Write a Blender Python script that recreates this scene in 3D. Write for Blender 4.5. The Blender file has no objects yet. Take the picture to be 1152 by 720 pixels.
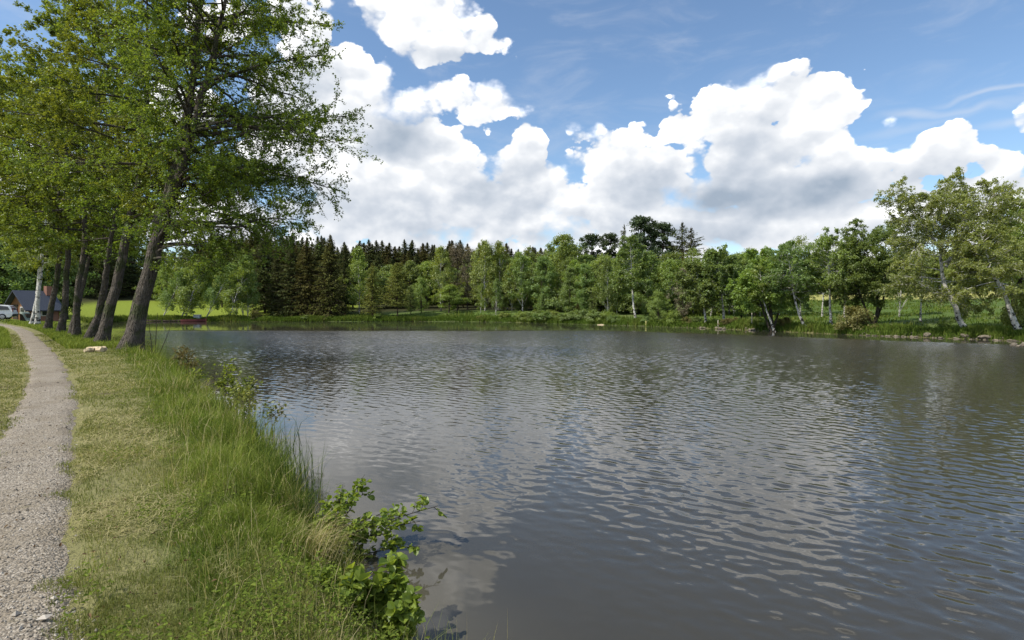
import bpy, math, random
import numpy as np
from mathutils import Vector

# ------------------------------------------------------------------ camera, sky, sun, exposure
SC = bpy.context.scene
COL = SC.collection
R = math.radians
FPX, W0, H0, HORIZON = 640.0, 1152.0, 720.0, 346.0
TILT = math.atan((HORIZON - H0 / 2) / FPX)          # slightly downward
EYE = 1.6

cam_d = bpy.data.cameras.new('camera')
cam = bpy.data.objects.new('camera', cam_d)
COL.objects.link(cam)
cam.location = (0, 0, EYE)
cam.rotation_euler = (R(90) + TILT, 0, 0)
cam_d.sensor_width = 36.0
cam_d.lens = 36.0 * FPX / W0
cam_d.clip_start = 0.05
cam_d.clip_end = 3000
SC.camera = cam

SUN_EL = R(50)
SUN_TO = Vector((-0.90, -0.38, 0)).normalized() * math.cos(SUN_EL) + Vector((0, 0, math.sin(SUN_EL)))
sun_d = bpy.data.lights.new('sun', 'SUN')
sun_d.energy = 4.4
sun_d.angle = R(0.53)
sun_d.color = (1.0, 0.94, 0.84)
sun = bpy.data.objects.new('sun', sun_d)
COL.objects.link(sun)
sun.location = SUN_TO * 100
sun.rotation_euler = SUN_TO.to_track_quat('Z', 'Y').to_euler()

SC.view_settings.view_transform = 'Standard'
SC.view_settings.look = 'None'
SC.view_settings.exposure = 0.30
SC.view_settings.gamma = 1.0
SC.view_settings.use_curve_mapping = False
SC.render.engine = 'CYCLES'
SC.cycles.max_bounces = 5
SC.cycles.diffuse_bounces = 2
SC.cycles.transmission_bounces = 4
SC.cycles.glossy_bounces = 2
SC.cycles.use_denoising = True


def ray(px, py):
    """direction through a photograph pixel, scaled so that its Y component is 1"""
    u, v = (px - W0 / 2) / FPX, (H0 / 2 - py) / FPX
    c, s = math.cos(TILT), math.sin(TILT)
    y, z = c - v * s, s + v * c
    return np.array([u / y, 1.0, z / y])


def P(px, py, Y):
    d = ray(px, py) * Y
    return np.array([d[0], Y, EYE + d[2]])


def azel(px, py):
    d = ray(px, py)
    d = d / np.linalg.norm(d)
    return math.atan2(d[0], d[1]), math.asin(d[2])


class Nodes:
    """tiny helper to write node graphs"""
    def __init__(self, tree):
        self.t = tree

    def n(self, typ, **kw):
        nd = self.t.nodes.new(typ)
        for k, v in kw.items():
            setattr(nd, k, v)
        return nd

    def put(self, sock, v):
        if hasattr(v, 'is_linked'):
            self.t.links.new(v, sock)
        else:
            sock.default_value = v

    def m(self, op, a, b=None, c=None, clamp=False):
        nd = self.n('ShaderNodeMath', operation=op, use_clamp=clamp)
        for i, v in enumerate((a, b, c)):
            if v is not None:
                self.put(nd.inputs[i], v)
        return nd.outputs[0]

    def v(self, op, a, b=None, c=None):
        nd = self.n('ShaderNodeVectorMath', operation=op)
        for i, v in enumerate((a, b, c)):
            if v is not None:
                self.put(nd.inputs[i], v)
        return nd.outputs['Value'] if op in ('LENGTH', 'DOT_PRODUCT') else nd.outputs[0]

    def mix(self, f, a, b, typ='RGBA', blend='MIX'):
        nd = self.n('ShaderNodeMix', data_type=typ)
        if typ == 'RGBA':
            nd.blend_type = blend
            ia, ib, o = nd.inputs[6], nd.inputs[7], nd.outputs[2]
        else:
            ia, ib, o = nd.inputs[2], nd.inputs[3], nd.outputs[0]
        self.put(nd.inputs[0], f)
        self.put(ia, a)
        self.put(ib, b)
        return o

    def noise(self, vec, scale, detail=2.0, rough=0.5, dist=0.0, typ='FBM', lac=2.0):
        nd = self.n('ShaderNodeTexNoise')
        if vec is not None:
            self.put(nd.inputs['Vector'], vec)
        nd.inputs['Scale'].default_value = scale
        nd.inputs['Detail'].default_value = detail
        nd.inputs['Roughness'].default_value = rough
        nd.inputs['Distortion'].default_value = dist
        nd.inputs['Lacunarity'].default_value = lac
        return nd.outputs['Fac']

    def voro(self, vec, scale, feature='F1', detail=0.0, rough=0.5, smooth=0.5, rand=1.0, out='Distance'):
        nd = self.n('ShaderNodeTexVoronoi', feature=feature)
        if vec is not None:
            self.put(nd.inputs['Vector'], vec)
        nd.inputs['Scale'].default_value = scale
        nd.inputs['Detail'].default_value = detail
        nd.inputs['Roughness'].default_value = rough
        nd.inputs['Randomness'].default_value = rand
        if feature == 'SMOOTH_F1':
            nd.inputs['Smoothness'].default_value = smooth
        return nd.outputs[out]

    def ss(self, x, a, b, lo=0.0, hi=1.0):
        nd = self.n('ShaderNodeMapRange', interpolation_type='SMOOTHSTEP')
        self.put(nd.inputs['Value'], x)
        nd.inputs['From Min'].default_value = a
        nd.inputs['From Max'].default_value = b
        nd.inputs['To Min'].default_value = lo
        nd.inputs['To Max'].default_value = hi
        return nd.outputs[0]

    def ramp(self, x, stops):
        nd = self.n('ShaderNodeValToRGB')
        e = nd.color_ramp.elements
        while len(e) < len(stops):
            e.new(0.5)
        for el, (p, c) in zip(e, stops):
            el.position = p
            el.color = (*c, 1)
        self.put(nd.inputs[0], x)
        return nd.outputs[0]


# clouds: (px, py, rx, ry) ellipses in photograph pixels, turned into azimuth / elevation
CLOUDS = [
    (470, 18, 70, 44), (515, 44, 48, 24), (428, 4, 40, 32), (490, 55, 45, 18),
    (345, 40, 40, 60), (385, 105, 72, 60), (432, 118, 48, 30), (425, 150, 80, 46), (545, 115, 34, 22), (330, 150, 70, 70), (405, 175, 75, 55),
    (480, 185, 70, 42), (520, 108, 32, 20), (545, 130, 28, 20), (590, 168, 26, 34), (520, 222, 60, 40), (585, 205, 40, 40),
    (400, 240, 110, 34), (560, 245, 100, 30), (625, 240, 36, 22), (655, 178, 28, 24), (690, 182, 58, 38),
    (735, 205, 52, 40), (690, 225, 70, 34), (765, 215, 30, 30),
    (905, 120, 66, 47), (850, 125, 76, 40), (800, 140, 58, 30), (762, 138, 24, 24), (945, 122, 34, 30),
    (880, 165, 86, 42), (930, 158, 40, 34), (840, 196, 56, 36), (890, 208, 72, 30), (835, 168, 60, 40),
    (840, 262, 130, 26), (930, 205, 72, 52), (800, 225, 60, 30), (600, 222, 60, 46), (480, 235, 100, 45), (730, 252, 130, 34), (860, 215, 70, 36), (560, 290, 300, 24), (900, 300, 300, 22), (1200, 280, 200, 30), (960, 225, 60, 22), (985, 196, 26, 12), (1075, 165, 40, 30), (1040, 190, 40, 28),
    (1125, 182, 55, 34), (1160, 140, 26, 30), (1060, 225, 130, 40), (980, 245, 100, 28), (960, 270, 160, 20),
    (450, 268, 140, 18), (640, 268, 120, 16), (250, 20, 50, 30), (200, 120, 40, 26), (60, 210, 90, 40), (230, 250, 110, 40),
    (1300, 120, 120, 60), (1400, 220, 200, 70), (-100, 230, 160, 50),
    (-420, 60, 220, 90), (620, -190, 170, 46), (1000, -170, 130, 40),
]
GREYS = [  # (px, py, rx, ry, strength): shaded undersides of the clouds
    (447, 160, 46, 26, 0.75), (555, 222, 60, 36, 0.42), (400, 236, 120, 34, 0.38), (470, 262, 150, 24, 0.34),
    (620, 262, 90, 18, 0.25), (720, 212, 62, 36, 0.38), (690, 250, 90, 20, 0.30), (850, 224, 105, 32, 0.80),
    (915, 218, 80, 26, 0.70), (845, 185, 70, 40, 0.40), (795, 262, 110, 22, 0.45), (1010, 205, 60, 26, 0.30),
    (1060, 196, 70, 24, 0.30), (1120, 210, 70, 20, 0.25), (500, 66, 60, 16, 0.28), (590, 190, 30, 30, 0.25),
    (960, 262, 70, 14, 0.3), (350, 90, 40, 60, 0.25), (60, 235, 100, 30, 0.4), (620, -170, 150, 26, 0.4),
]


def build_world():
    w = bpy.data.worlds.new('World')
    SC.world = w
    w.use_nodes = True
    t = w.node_tree
    t.nodes.clear()
    N = Nodes(t)
    sky = N.n('ShaderNodeTexSky', sky_type='NISHITA')
    sky.sun_disc = False
    sky.sun_elevation = SUN_EL
    sky.sun_rotation = math.atan2(SUN_TO.x, SUN_TO.y)
    sky.altitude = 500
    sky.air_density = 1.0
    sky.dust_density = 0.6
    sky.ozone_density = 1.6
    tc = N.n('ShaderNodeTexCoord')
    d = N.v('NORMALIZE', tc.outputs['Generated'])
    sep = N.n('ShaderNodeSeparateXYZ')
    N.put(sep.inputs[0], d)
    az = N.m('ARCTAN2', sep.outputs[0], sep.outputs[1])
    el = N.m('ARCSINE', sep.outputs[2])

    # billowing detail
    up = N.v('MULTIPLY', d, (1.0, 1.0, 1.35))
    warp = N.noise(up, 9.0, 3.0, 0.55)
    big = N.m('SUBTRACT', N.noise(up, 11.0, 6.0, 0.58), 0.5)
    puff = N.voro(up, 17.0, 'F1', 3.0, 0.5)
    sh = 0.022
    off = (SUN_TO.x * sh * 0.9, 0.0, sh)
    up2 = N.v('ADD', up, off)
    puff2 = N.voro(up2, 17.0, 'F1', 1.0, 0.5)
    big2 = N.m('SUBTRACT', N.noise(up2, 11.0, 3.0, 0.58), 0.5)

    comb = N.n('ShaderNodeCombineXYZ')
    wx = N.m('SUBTRACT', N.noise(N.v('ADD', up, (3.1, 1.7, 0.4)), 14.0, 2.0), 0.5)
    wy = N.m('SUBTRACT', N.noise(N.v('ADD', up, (7.3, 5.2, 2.2)), 14.0, 2.0), 0.5)
    N.put(comb.inputs[0], N.m('MULTIPLY_ADD', wx, 0.045, az))
    N.put(comb.inputs[1], N.m('MULTIPLY_ADD', wy, 0.035, el))
    ae = comb.outputs[0]

    def ell(px, py, rx, ry):
        a, e = azel(px, py)
        a2, _ = azel(px + rx * 0.5, py)
        a1, _ = azel(px - rx * 0.5, py)
        _, e2 = azel(px, py - ry * 0.5)
        _, e1 = azel(px, py + ry * 0.5)
        ra, re_ = abs(a2 - a1), abs(e2 - e1)
        q = N.v('MULTIPLY_ADD', ae, (1 / ra, 1 / re_, 0), (-a / ra, -e / re_, 0))
        return N.v('LENGTH', q), min(ra, re_)

    field = None
    for c in CLOUDS:
        l, r = ell(*c)
        f = N.m('MULTIPLY_ADD', l, -r, r)
        field = f if field is None else N.m('SMOOTH_MAX', field, f, 0.012)
    shape = N.m('MULTIPLY_ADD', N.m('SUBTRACT', 0.94, puff), 0.040, N.m('MULTIPLY_ADD', big, 0.060, field))
    soft = N.ss(warp, 0.44, 0.68, 0.004, 0.036)
    mask = N.ss(N.m('DIVIDE', shape, soft), -0.25, 1.0)
    # generic fair-weather clouds for the rest of the dome (seen only in reflections and as skylight)
    front = N.ss(sep.outputs[1], 0.05, 0.35)
    high = N.ss(sep.outputs[2], 0.50, 0.62)
    g = N.noise(N.v('MULTIPLY', d, (1, 1, 2.2)), 3.2, 6.0, 0.58)
    other = N.m('MULTIPLY', N.ss(g, 0.50, 0.58), N.m('MAXIMUM', N.m('SUBTRACT', 1.0, front), high))
    mask = N.m('MAXIMUM', mask, other)

    grey = None
    for (px, py, rx, ry, s) in GREYS:
        l, r = ell(px, py, rx, ry)
        f = N.m('MULTIPLY', N.ss(l, 1.55, 0.15), s)
        grey = f if grey is None else N.m('MAXIMUM', grey, f)
    relief = N.m('ADD', N.m('MULTIPLY', N.m('SUBTRACT', puff2, puff), 0.45), N.m('MULTIPLY', N.m('SUBTRACT', big, big2), 1.1))
    edge = N.ss(shape, 0.0, 0.05)
    # thin edges stay bright, thick centres take the shade
    gsum = N.m('MULTIPLY', grey, N.m('MULTIPLY_ADD', N.m('SUBTRACT', warp, 0.5), 1.6, 1.0))
    gsum = N.m('SUBTRACT', gsum, N.m('MULTIPLY', relief, 0.70))
    gsum = N.m('ADD', gsum, N.m('MULTIPLY', edge, 0.075))
    col = N.ramp(gsum, [(0.0, (1.12, 1.12, 1.13)), (0.08, (0.82, 0.83, 0.85)), (0.22, (0.68, 0.70, 0.73)), (0.48, (0.50, 0.54, 0.60)), (0.95, (0.29, 0.35, 0.43))])
    col = N.v('SCALE', col, None)
    t.nodes[-1].inputs['Scale'].default_value = 10.0
    blue = N.mix(1.0, sky.outputs[0], (1.20, 1.29, 1.32, 1), blend='MULTIPLY')
    # thin cirrus and spreading contrails on the right
    cir = None
    for (p0, p1, wd, st) in [((985, 132), (1130, 118), 0.008, 0.40), ((1040, 122), (1200, 76), 0.005, 0.42), ((960, 158), (1200, 96), 0.010, 0.20), ((1090, 150), (1200, 120), 0.010, 0.3)]:
        a0, e0 = azel(*p0)
        a1, e1 = azel(*p1)
        L = math.hypot(a1 - a0, e1 - e0)
        ux, uy = (a1 - a0) / L, (e1 - e0) / L
        along = N.v('DOT_PRODUCT', ae, (ux, uy, 0))
        acr = N.v('DOT_PRODUCT', ae, (-uy, ux, 0))
        s0 = a0 * ux + e0 * uy
        c0 = -a0 * uy + e0 * ux
        k = N.ss(N.m('ABSOLUTE', N.m('SUBTRACT', acr, c0)), wd, 0.0)
        k = N.m('MULTIPLY', k, N.ss(along, s0 - 0.02, s0 + 0.05))
        k = N.m('MULTIPLY', k, N.ss(along, s0 + L + 0.03, s0 + L - 0.03))
        k = N.m('MULTIPLY', k, st)
        cir = k if cir is None else N.m('MAXIMUM', cir, k)
    cn = N.ss(N.noise(N.v('MULTIPLY', d, (1, 1, 3)), 7.0, 5.0, 0.6, 0.6), 0.45, 0.8, 0.0, 0.22)
    cir = N.m('MAXIMUM', N.m('MULTIPLY', cir, N.ss(warp, 0.2, 0.6, 0.5, 1.0)), cn)
    blue = N.mix(cir, blue, (6.2, 6.4, 6.8, 1))
    final = N.mix(mask, blue, col)
    bg = N.n('ShaderNodeBackground')
    bg.inputs['Strength'].default_value = 0.108
    N.put(bg.inputs['Color'], final)
    out = N.n('ShaderNodeOutputWorld')
    t.links.new(bg.outputs[0], out.inputs['Surface'])
    w.cycles.sampling_method = 'MANUAL'
    w.cycles.sample_map_resolution = 512


build_world()

# ------------------------------------------------------------------ helpers: objects, meshes
def tag(o, label=None, cat=None, group=None, kind=None):
    if label: o['label'] = label
    if cat: o['category'] = cat
    if group: o['group'] = group
    if kind: o['kind'] = kind
    return o


def empty(name, loc):
    o = bpy.data.objects.new(name, None)
    o.empty_display_size = 0.2
    o.location = [float(c) for c in loc]
    COL.objects.link(o)
    return o


def mesh_data(name, verts, faces, mat, attrs=None, smooth=False):
    """faces: list of (n,k) int arrays"""
    me = bpy.data.meshes.new(name)
    verts = np.asarray(verts, dtype=np.float32)
    faces = [np.asarray(f, dtype=np.int32) for f in faces if len(f)]
    nl = sum(f.size for f in faces)
    npoly = sum(len(f) for f in faces)
    me.vertices.add(len(verts))
    me.vertices.foreach_set('co', verts.ravel())
    me.loops.add(nl)
    me.loops.foreach_set('vertex_index', np.concatenate([f.ravel() for f in faces]))
    me.polygons.add(npoly)
    starts, s = [], 0
    for f in faces:
        starts.append(s + np.arange(len(f), dtype=np.int32) * f.shape[1])
        s += f.size
    me.polygons.foreach_set('loop_start', np.concatenate(starts).astype(np.int32))
    me.update(calc_edges=True)
    me.polygons.foreach_set('use_smooth', np.full(npoly, smooth, dtype=bool))
    for k, v in (attrs or {}).items():
        a = me.attributes.new(k, 'FLOAT', 'POINT')
        a.data.foreach_set('value', np.asarray(v, dtype=np.float32).ravel())
    if mat is not None:
        for mm in (mat if isinstance(mat, (list, tuple)) else [mat]):
            me.materials.append(mm)
    return me


def obj(name, me, parent=None, loc=(0, 0, 0)):
    o = bpy.data.objects.new(name, me)
    o.location = [float(c) for c in loc]
    if parent is not None:
        o.parent = parent
    COL.objects.link(o)
    return o


def mesh_obj(name, verts, faces, mat, parent=None, loc=(0, 0, 0), attrs=None, smooth=False):
    return obj(name, mesh_data(name, verts, faces, mat, attrs, smooth), parent, loc)


def copy_thing(root):
    c = root.copy()
    COL.objects.link(c)
    for ch in root.children:
        d = ch.copy()
        d.parent = c
        COL.objects.link(d)
        for g in ch.children:
            e = g.copy()
            e.parent = d
            COL.objects.link(e)
    return c


def sstep(x, a, b):
    t = np.clip((np.asarray(x, dtype=float) - a) / (b - a), 0, 1)
    return t * t * (3 - 2 * t)


# cheap value noise for shaping the ground
def vnoise(x, y, seed=0):
    x = np.asarray(x, dtype=float); y = np.asarray(y, dtype=float)
    xi, yi = np.floor(x), np.floor(y)
    fx, fy = x - xi, y - yi
    fx = fx * fx * (3 - 2 * fx); fy = fy * fy * (3 - 2 * fy)

    def h(i, j):
        v = np.sin(i * 127.1 + j * 311.7 + seed * 74.7) * 43758.5453
        return v - np.floor(v)
    return (h(xi, yi) * (1 - fx) + h(xi + 1, yi) * fx) * (1 - fy) + (h(xi, yi + 1) * (1 - fx) + h(xi + 1, yi + 1) * fx) * fy


def fbm(x, y, seed=0, o=3):
    s, a = 0, 0.5
    for k in range(o):
        s = s + a * (vnoise(x * 2 ** k, y * 2 ** k, seed + k) - 0.5)
        a *= 0.5
    return s


# ------------------------------------------------------------------ pond outline, path line and terrain height
WATER_Z = -0.45
SHORE = np.array([
    (0.75, -0.3), (0.25, 1.6), (-0.12, 2.6), (-0.42, 3.2), (-0.92, 3.9), (-1.52, 4.6), (-2.3, 5.9), (-3.7, 8.0), (-6.9, 12.6), (-10.3, 17.4),
    (-14.2, 22.2), (-17.3, 25.6), (-22.0, 31.3), (-27.2, 36.6), (-32.5, 42.0), (-40, 50), (-48, 61), (-54, 73), (-55, 81),
    (-46, 83), (-36, 82.5), (-28, 83), (-18, 84), (-8, 83), (0, 79), (5, 74), (10, 68), (14.5, 62.5), (19, 56), (22.5, 49.5),
    (25.2, 43), (28, 39), (30.6, 35), (31.0, 31.5), (29.5, 25), (30, 10), (28, -12), (12, -22), (4, -12), (1.8, -3)], dtype=float)
PATH = np.array([(3.0, -3.6), (1.3, -1.8), (-0.45, 0.2), (-2.65, 2.74), (-3.66, 4.0), (-5.62, 6.65), (-8.88, 10.9), (-15.0, 18.2),
                 (-21.9, 26), (-33.6, 39), (-44, 49.5), (-51, 54.5), (-62, 56), (-80, 57)], dtype=float)


def catmull(pts, n, closed=False):
    pts = np.asarray(pts, float)
    m = len(pts)
    out = []
    rng_ = range(m if closed else m - 1)
    for i in rng_:
        g = (lambda k: pts[k % m]) if closed else (lambda k: pts[min(max(k, 0), m - 1)])
        p0, p1, p2, p3 = g(i - 1), g(i), g(i + 1), g(i + 2)
        for k in range(n):
            t = k / n
            out.append(0.5 * ((2 * p1) + (-p0 + p2) * t + (2 * p0 - 5 * p1 + 4 * p2 - p3) * t * t + (-p0 + 3 * p1 - 3 * p2 + p3) * t ** 3))
    if not closed:
        out.append(pts[-1])
    return np.array(out)


SHORE_F = catmull(SHORE, 5, True)
PATH_F = catmull(PATH, 10)


def seg_dist(x, y, poly, closed):
    a = poly
    b = np.roll(poly, -1, 0) if closed else poly[1:]
    if not closed:
        a = poly[:-1]
    x = np.asarray(x, float).ravel(); y = np.asarray(y, float).ravel()
    best = np.full(x.shape, 1e9)
    for (ax, ay), (bx, by) in zip(a, b):
        dx, dy = bx - ax, by - ay
        l2 = dx * dx + dy * dy + 1e-12
        t = np.clip(((x - ax) * dx + (y - ay) * dy) / l2, 0, 1)
        best = np.minimum(best, (x - ax - t * dx) ** 2 + (y - ay - t * dy) ** 2)
    return np.sqrt(best)


def inside(x, y, poly):
    x = np.asarray(x, float).ravel(); y = np.asarray(y, float).ravel()
    c = np.zeros(x.shape, bool)
    b = np.roll(poly, -1, 0)
    for (ax, ay), (bx, by) in zip(poly, b):
        if ay == by:
            continue
        cond = ((ay > y) != (by > y)) & (x < (bx - ax) * (y - ay) / (by - ay) + ax)
        c ^= cond
    return c


def shore_s(x, y):
    """distance to the water line, positive on land"""
    d = seg_dist(x, y, SHORE_F, True)
    return np.where(inside(x, y, SHORE_F), -d, d)


def hgt(x, y, s=None):
    shp = np.shape(x)
    x = np.asarray(x, float).ravel(); y = np.asarray(y, float).ravel()
    if s is None:
        s = shore_s(x, y)
    else:
        s = np.ravel(s)
    wob = 0.22 * fbm(x * 1.3, y * 1.3, 3) * np.clip(12 / (np.abs(y) + 6), 0.4, 1.2)
    s2 = s + wob
    far = np.maximum(sstep(y, 52, 80), sstep(x, 8, 22))
    land_near = WATER_Z + 0.45 * sstep(s2, -0.05, 0.75)
    land_far = WATER_Z + 0.38 * sstep(s2, -0.1, 0.8)
    mid = np.exp(-((x + 2) / 22.0) ** 2) * sstep(y, 55, 70)
    land_far = land_far + mid * 0.95 * sstep(s2, 1.0, 5.0)
    slope = 0.078 - 0.006 * sstep(x, 12, 25) + 0.03 * sstep(-x, 30, 45)
    land_far = land_far + slope * np.clip(s2 - 1.5, 0, 55) * sstep(s2, 1.5, 8) * (1 - 0.5 * mid)
    land_far = land_far + 0.05 * np.clip(s2 - 75, 0, 400)
    land_near = land_near + 0.75 * sstep(y, 43, 60) * sstep(s2, 2, 11) * sstep(-x - 0.62 * y, 0, 6)
    land = land_near * (1 - far) + land_far * far
    land = land + 0.05 * fbm(x * 0.5, y * 0.5, 9) * sstep(s, 0.3, 2) + 0.5 * fbm(x * 0.06, y * 0.06, 5) * sstep(s, 8, 30)
    bed = WATER_Z - 0.02 - 0.5 * (1 - np.exp(s2 / 1.6)) - 0.9 * (1 - np.exp(s / 9.0))
    h = np.where(s2 > 0, land, np.minimum(bed, WATER_Z - 0.01))
    return h.reshape(shp)


def hz(x, y):
    return float(hgt(np.array([x]), np.array([y]))[0])


# ------------------------------------------------------------------ materials
MATS = {}


def material(name):
    m = bpy.data.materials.new(name)
    m.use_nodes = True
    m.node_tree.nodes.clear()
    MATS[name] = m
    return m, Nodes(m.node_tree)


def finish(m, N, shader, disp=None):
    out = N.n('ShaderNodeOutputMaterial')
    m.node_tree.links.new(shader, out.inputs['Surface'])
    return m


def principled(N, color, rough=0.8, normal=None, spec=0.3, metal=0.0):
    p = N.n('ShaderNodeBsdfPrincipled')
    N.put(p.inputs['Base Color'], color)
    N.put(p.inputs['Roughness'], rough)
    p.inputs['Specular IOR Level'].default_value = spec
    p.inputs['Metallic'].default_value = metal
    if normal is not None:
        N.put(p.inputs['Normal'], normal)
    return p.outputs[0]


def bump(N, height, dist=1.0, strength=1.0):
    b = N.n('ShaderNodeBump')
    b.inputs['Distance'].default_value = dist
    b.inputs['Strength'].default_value = strength
    N.put(b.inputs['Height'], height)
    return b.outputs[0]


def attr(N, name):
    a = N.n('ShaderNodeAttribute')
    a.attribute_name = name
    return a.outputs['Fac']


def wpos(N):
    return N.n('ShaderNodeNewGeometry').outputs['Position']


def opos(N):
    return N.n('ShaderNodeTexCoord').outputs['Object']


def leaf_mat(name, dark, light, trans=0.42, gloss=0.06, tint=None, randv=0.25):
    """leaf: cv attribute picks a shade for each leaf, the object's own random value shifts the whole tree a little"""
    m, N = material(name)
    c = N.ramp(attr(N, 'cv'), [(0.0, dark), (1.0, light)])
    if tint is not None:
        big = N.noise(opos(N), 0.6, 2.0)
        c = N.mix(N.ss(big, 0.45, 0.7, 0, 0.7), c, (*tint, 1))
    rnd = N.n('ShaderNodeObjectInfo').outputs['Random']
    hsv = N.n('ShaderNodeHueSaturation')
    N.put(hsv.inputs['Value'], N.m('MULTIPLY_ADD', rnd, randv, 1 - randv / 2))
    N.put(hsv.inputs['Hue'], N.m('MULTIPLY_ADD', rnd, 0.03, 0.485))
    N.put(hsv.inputs['Color'], c)
    c = hsv.outputs[0]
    dif = N.n('ShaderNodeBsdfDiffuse')
    N.put(dif.inputs[0], c)
    tr = N.n('ShaderNodeBsdfTranslucent')
    N.put(tr.inputs[0], N.mix(1.0, c, (1.25, 1.15, 0.55, 1), blend='MULTIPLY'))
    mx = N.n('ShaderNodeMixShader')
    mx.inputs[0].default_value = trans
    m.node_tree.links.new(dif.outputs[0], mx.inputs[1])
    m.node_tree.links.new(tr.outputs[0], mx.inputs[2])
    gl = N.n('ShaderNodeBsdfGlossy')
    gl.inputs['Roughness'].default_value = 0.42
    gl.inputs['Color'].default_value = (0.9, 0.95, 0.9, 1)
    mx2 = N.n('ShaderNodeMixShader')
    mx2.inputs[0].default_value = gloss
    m.node_tree.links.new(mx.outputs[0], mx2.inputs[1])
    m.node_tree.links.new(gl.outputs[0], mx2.inputs[2])
    return finish(m, N, mx2.outputs[0])


leaf_mat('alder_leaf', (0.095, 0.145, 0.018), (0.255, 0.325, 0.050), 0.50, 0.03)
leaf_mat('birch_leaf', (0.165, 0.230, 0.052), (0.330, 0.400, 0.110), 0.50, 0.03)
leaf_mat('bright_leaf', (0.150, 0.220, 0.042), (0.300, 0.375, 0.085), 0.48, 0.03)
leaf_mat('mid_leaf', (0.120, 0.185, 0.048), (0.250, 0.325, 0.095), 0.48, 0.03)
leaf_mat('yellow_leaf', (0.150, 0.175, 0.035), (0.275, 0.294, 0.069), 0.42, 0.03)
leaf_mat('larch_needle', (0.150, 0.190, 0.050), (0.290, 0.330, 0.095), 0.35, 0.0)
leaf_mat('spruce_needle', (0.056, 0.075, 0.030), (0.135, 0.155, 0.060), 0.25, 0.0)
leaf_mat('olive_needle', (0.070, 0.078, 0.024), (0.165, 0.150, 0.052), 0.22, 0.0)
leaf_mat('pine_needle', (0.046, 0.068, 0.036), (0.110, 0.135, 0.066), 0.20, 0.0)
leaf_mat('bare_twig', (0.137, 0.117, 0.078), (0.247, 0.215, 0.150), 0.2, 0.0)
leaf_mat('bush_leaf', (0.110, 0.165, 0.022), (0.290, 0.350, 0.060), 0.48, 0.02, randv=0.1)
leaf_mat('weed_leaf', (0.070, 0.125, 0.020), (0.200, 0.270, 0.055), 0.35, 0.0, randv=0.0)
leaf_mat('dead_leaf', (0.070, 0.042, 0.022), (0.240, 0.165, 0.090), 0.1, 0.0, randv=0.0)
leaf_mat('brown_leaf', (0.120, 0.120, 0.040), (0.250, 0.215, 0.080), 0.35, 0.02)


def bark_mat(name, dark, light, moss=0.0, scale=1.0):
    m, N = material(name)
    p = opos(N)
    v = N.v('MULTIPLY', p, (14 * scale, 14 * scale, 3.2 * scale))
    plates = N.voro(v, 1.0, 'F1', 2.0, 0.6)
    n = N.noise(p, 9.0 * scale, 5.0, 0.62)
    n2 = N.noise(p, 2.3 * scale, 3.0, 0.6)
    f = N.m('ADD', N.m('MULTIPLY', plates, 0.55), N.m('MULTIPLY', n, 0.7))
    c = N.ramp(f, [(0.30, dark), (0.85, light)])
    c = N.mix(N.ss(n2, 0.56, 0.66, 0, 0.75), c, tuple(min(1, l * 1.7) for l in light) + (1,))      # pale lichen
    if moss:
        c = N.mix(N.ss(N.noise(p, 1.6, 4.0), 0.50, 0.60, 0, moss), c, (0.06, 0.085, 0.018, 1))
    nb = bump(N, N.m('ADD', N.m('MULTIPLY', plates, -1.0), N.m('MULTIPLY', n, 0.5)), 0.14)
    return finish(m, N, principled(N, c, 0.9, nb, 0.15))


bark_mat('alder_bark', (0.018, 0.015, 0.012), (0.135, 0.115, 0.095), 0.6)
bark_mat('dark_bark', (0.020, 0.017, 0.013), (0.085, 0.072, 0.056), 0.3)
bark_mat('conifer_bark', (0.030, 0.022, 0.016), (0.105, 0.075, 0.055), 0.1)
bark_mat('shrub_bark', (0.030, 0.026, 0.018), (0.110, 0.095, 0.070), 0.0, 4.0)


def birch_bark():
    m, N = material('birch_bark')
    p = opos(N)
    lines = N.noise(N.v('MULTIPLY', p, (5, 5, 26)), 1.0, 3.0, 0.6)
    scars = N.noise(N.v('MULTIPLY', p, (4, 4, 4.5)), 1.0, 4.0, 0.65)
    sep = N.n('ShaderNodeSeparateXYZ')
    N.put(sep.inputs[0], p)
    low = N.ss(sep.outputs[2], 1.6, 0.0, 0.0, 0.10)
    f = N.m('MAXIMUM', N.ss(lines, 0.57, 0.65, 0, 0.8), N.ss(N.m('ADD', scars, low), 0.56, 0.63))
    pale = N.mix(N.noise(p, 2.0, 3.0), (0.46, 0.44, 0.39, 1), (0.66, 0.64, 0.60, 1))
    c = N.mix(f, pale, (0.035, 0.030, 0.026, 1))
    return finish(m, N, principled(N, c, 0.75, bump(N, f, -0.02), 0.2))


birch_bark()


def plain(name, color, rough=0.7, spec=0.3, metal=0.0, var=0.18, scale=3.0):
    m, N = material(name)
    n = N.noise(opos(N), scale, 4.0, 0.6)
    a = tuple(c * (1 - var) for c in color) + (1,)
    b = tuple(min(1, c * (1 + var)) for c in color) + (1,)
    return finish(m, N, principled(N, N.mix(n, a, b), rough, None, spec, metal))


def grass_mat(name, stops, trans=0.35):
    m, N = material(name)
    c = N.ramp(attr(N, 'cv'), stops)
    dif = N.n('ShaderNodeBsdfDiffuse')
    N.put(dif.inputs[0], c)
    tr = N.n('ShaderNodeBsdfTranslucent')
    N.put(tr.inputs[0], N.mix(1.0, c, (1.15, 1.1, 0.6, 1), blend='MULTIPLY'))
    mx = N.n('ShaderNodeMixShader')
    mx.inputs[0].default_value = trans
    m.node_tree.links.new(dif.outputs[0], mx.inputs[1])
    m.node_tree.links.new(tr.outputs[0], mx.inputs[2])
    return finish(m, N, mx.outputs[0])


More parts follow.
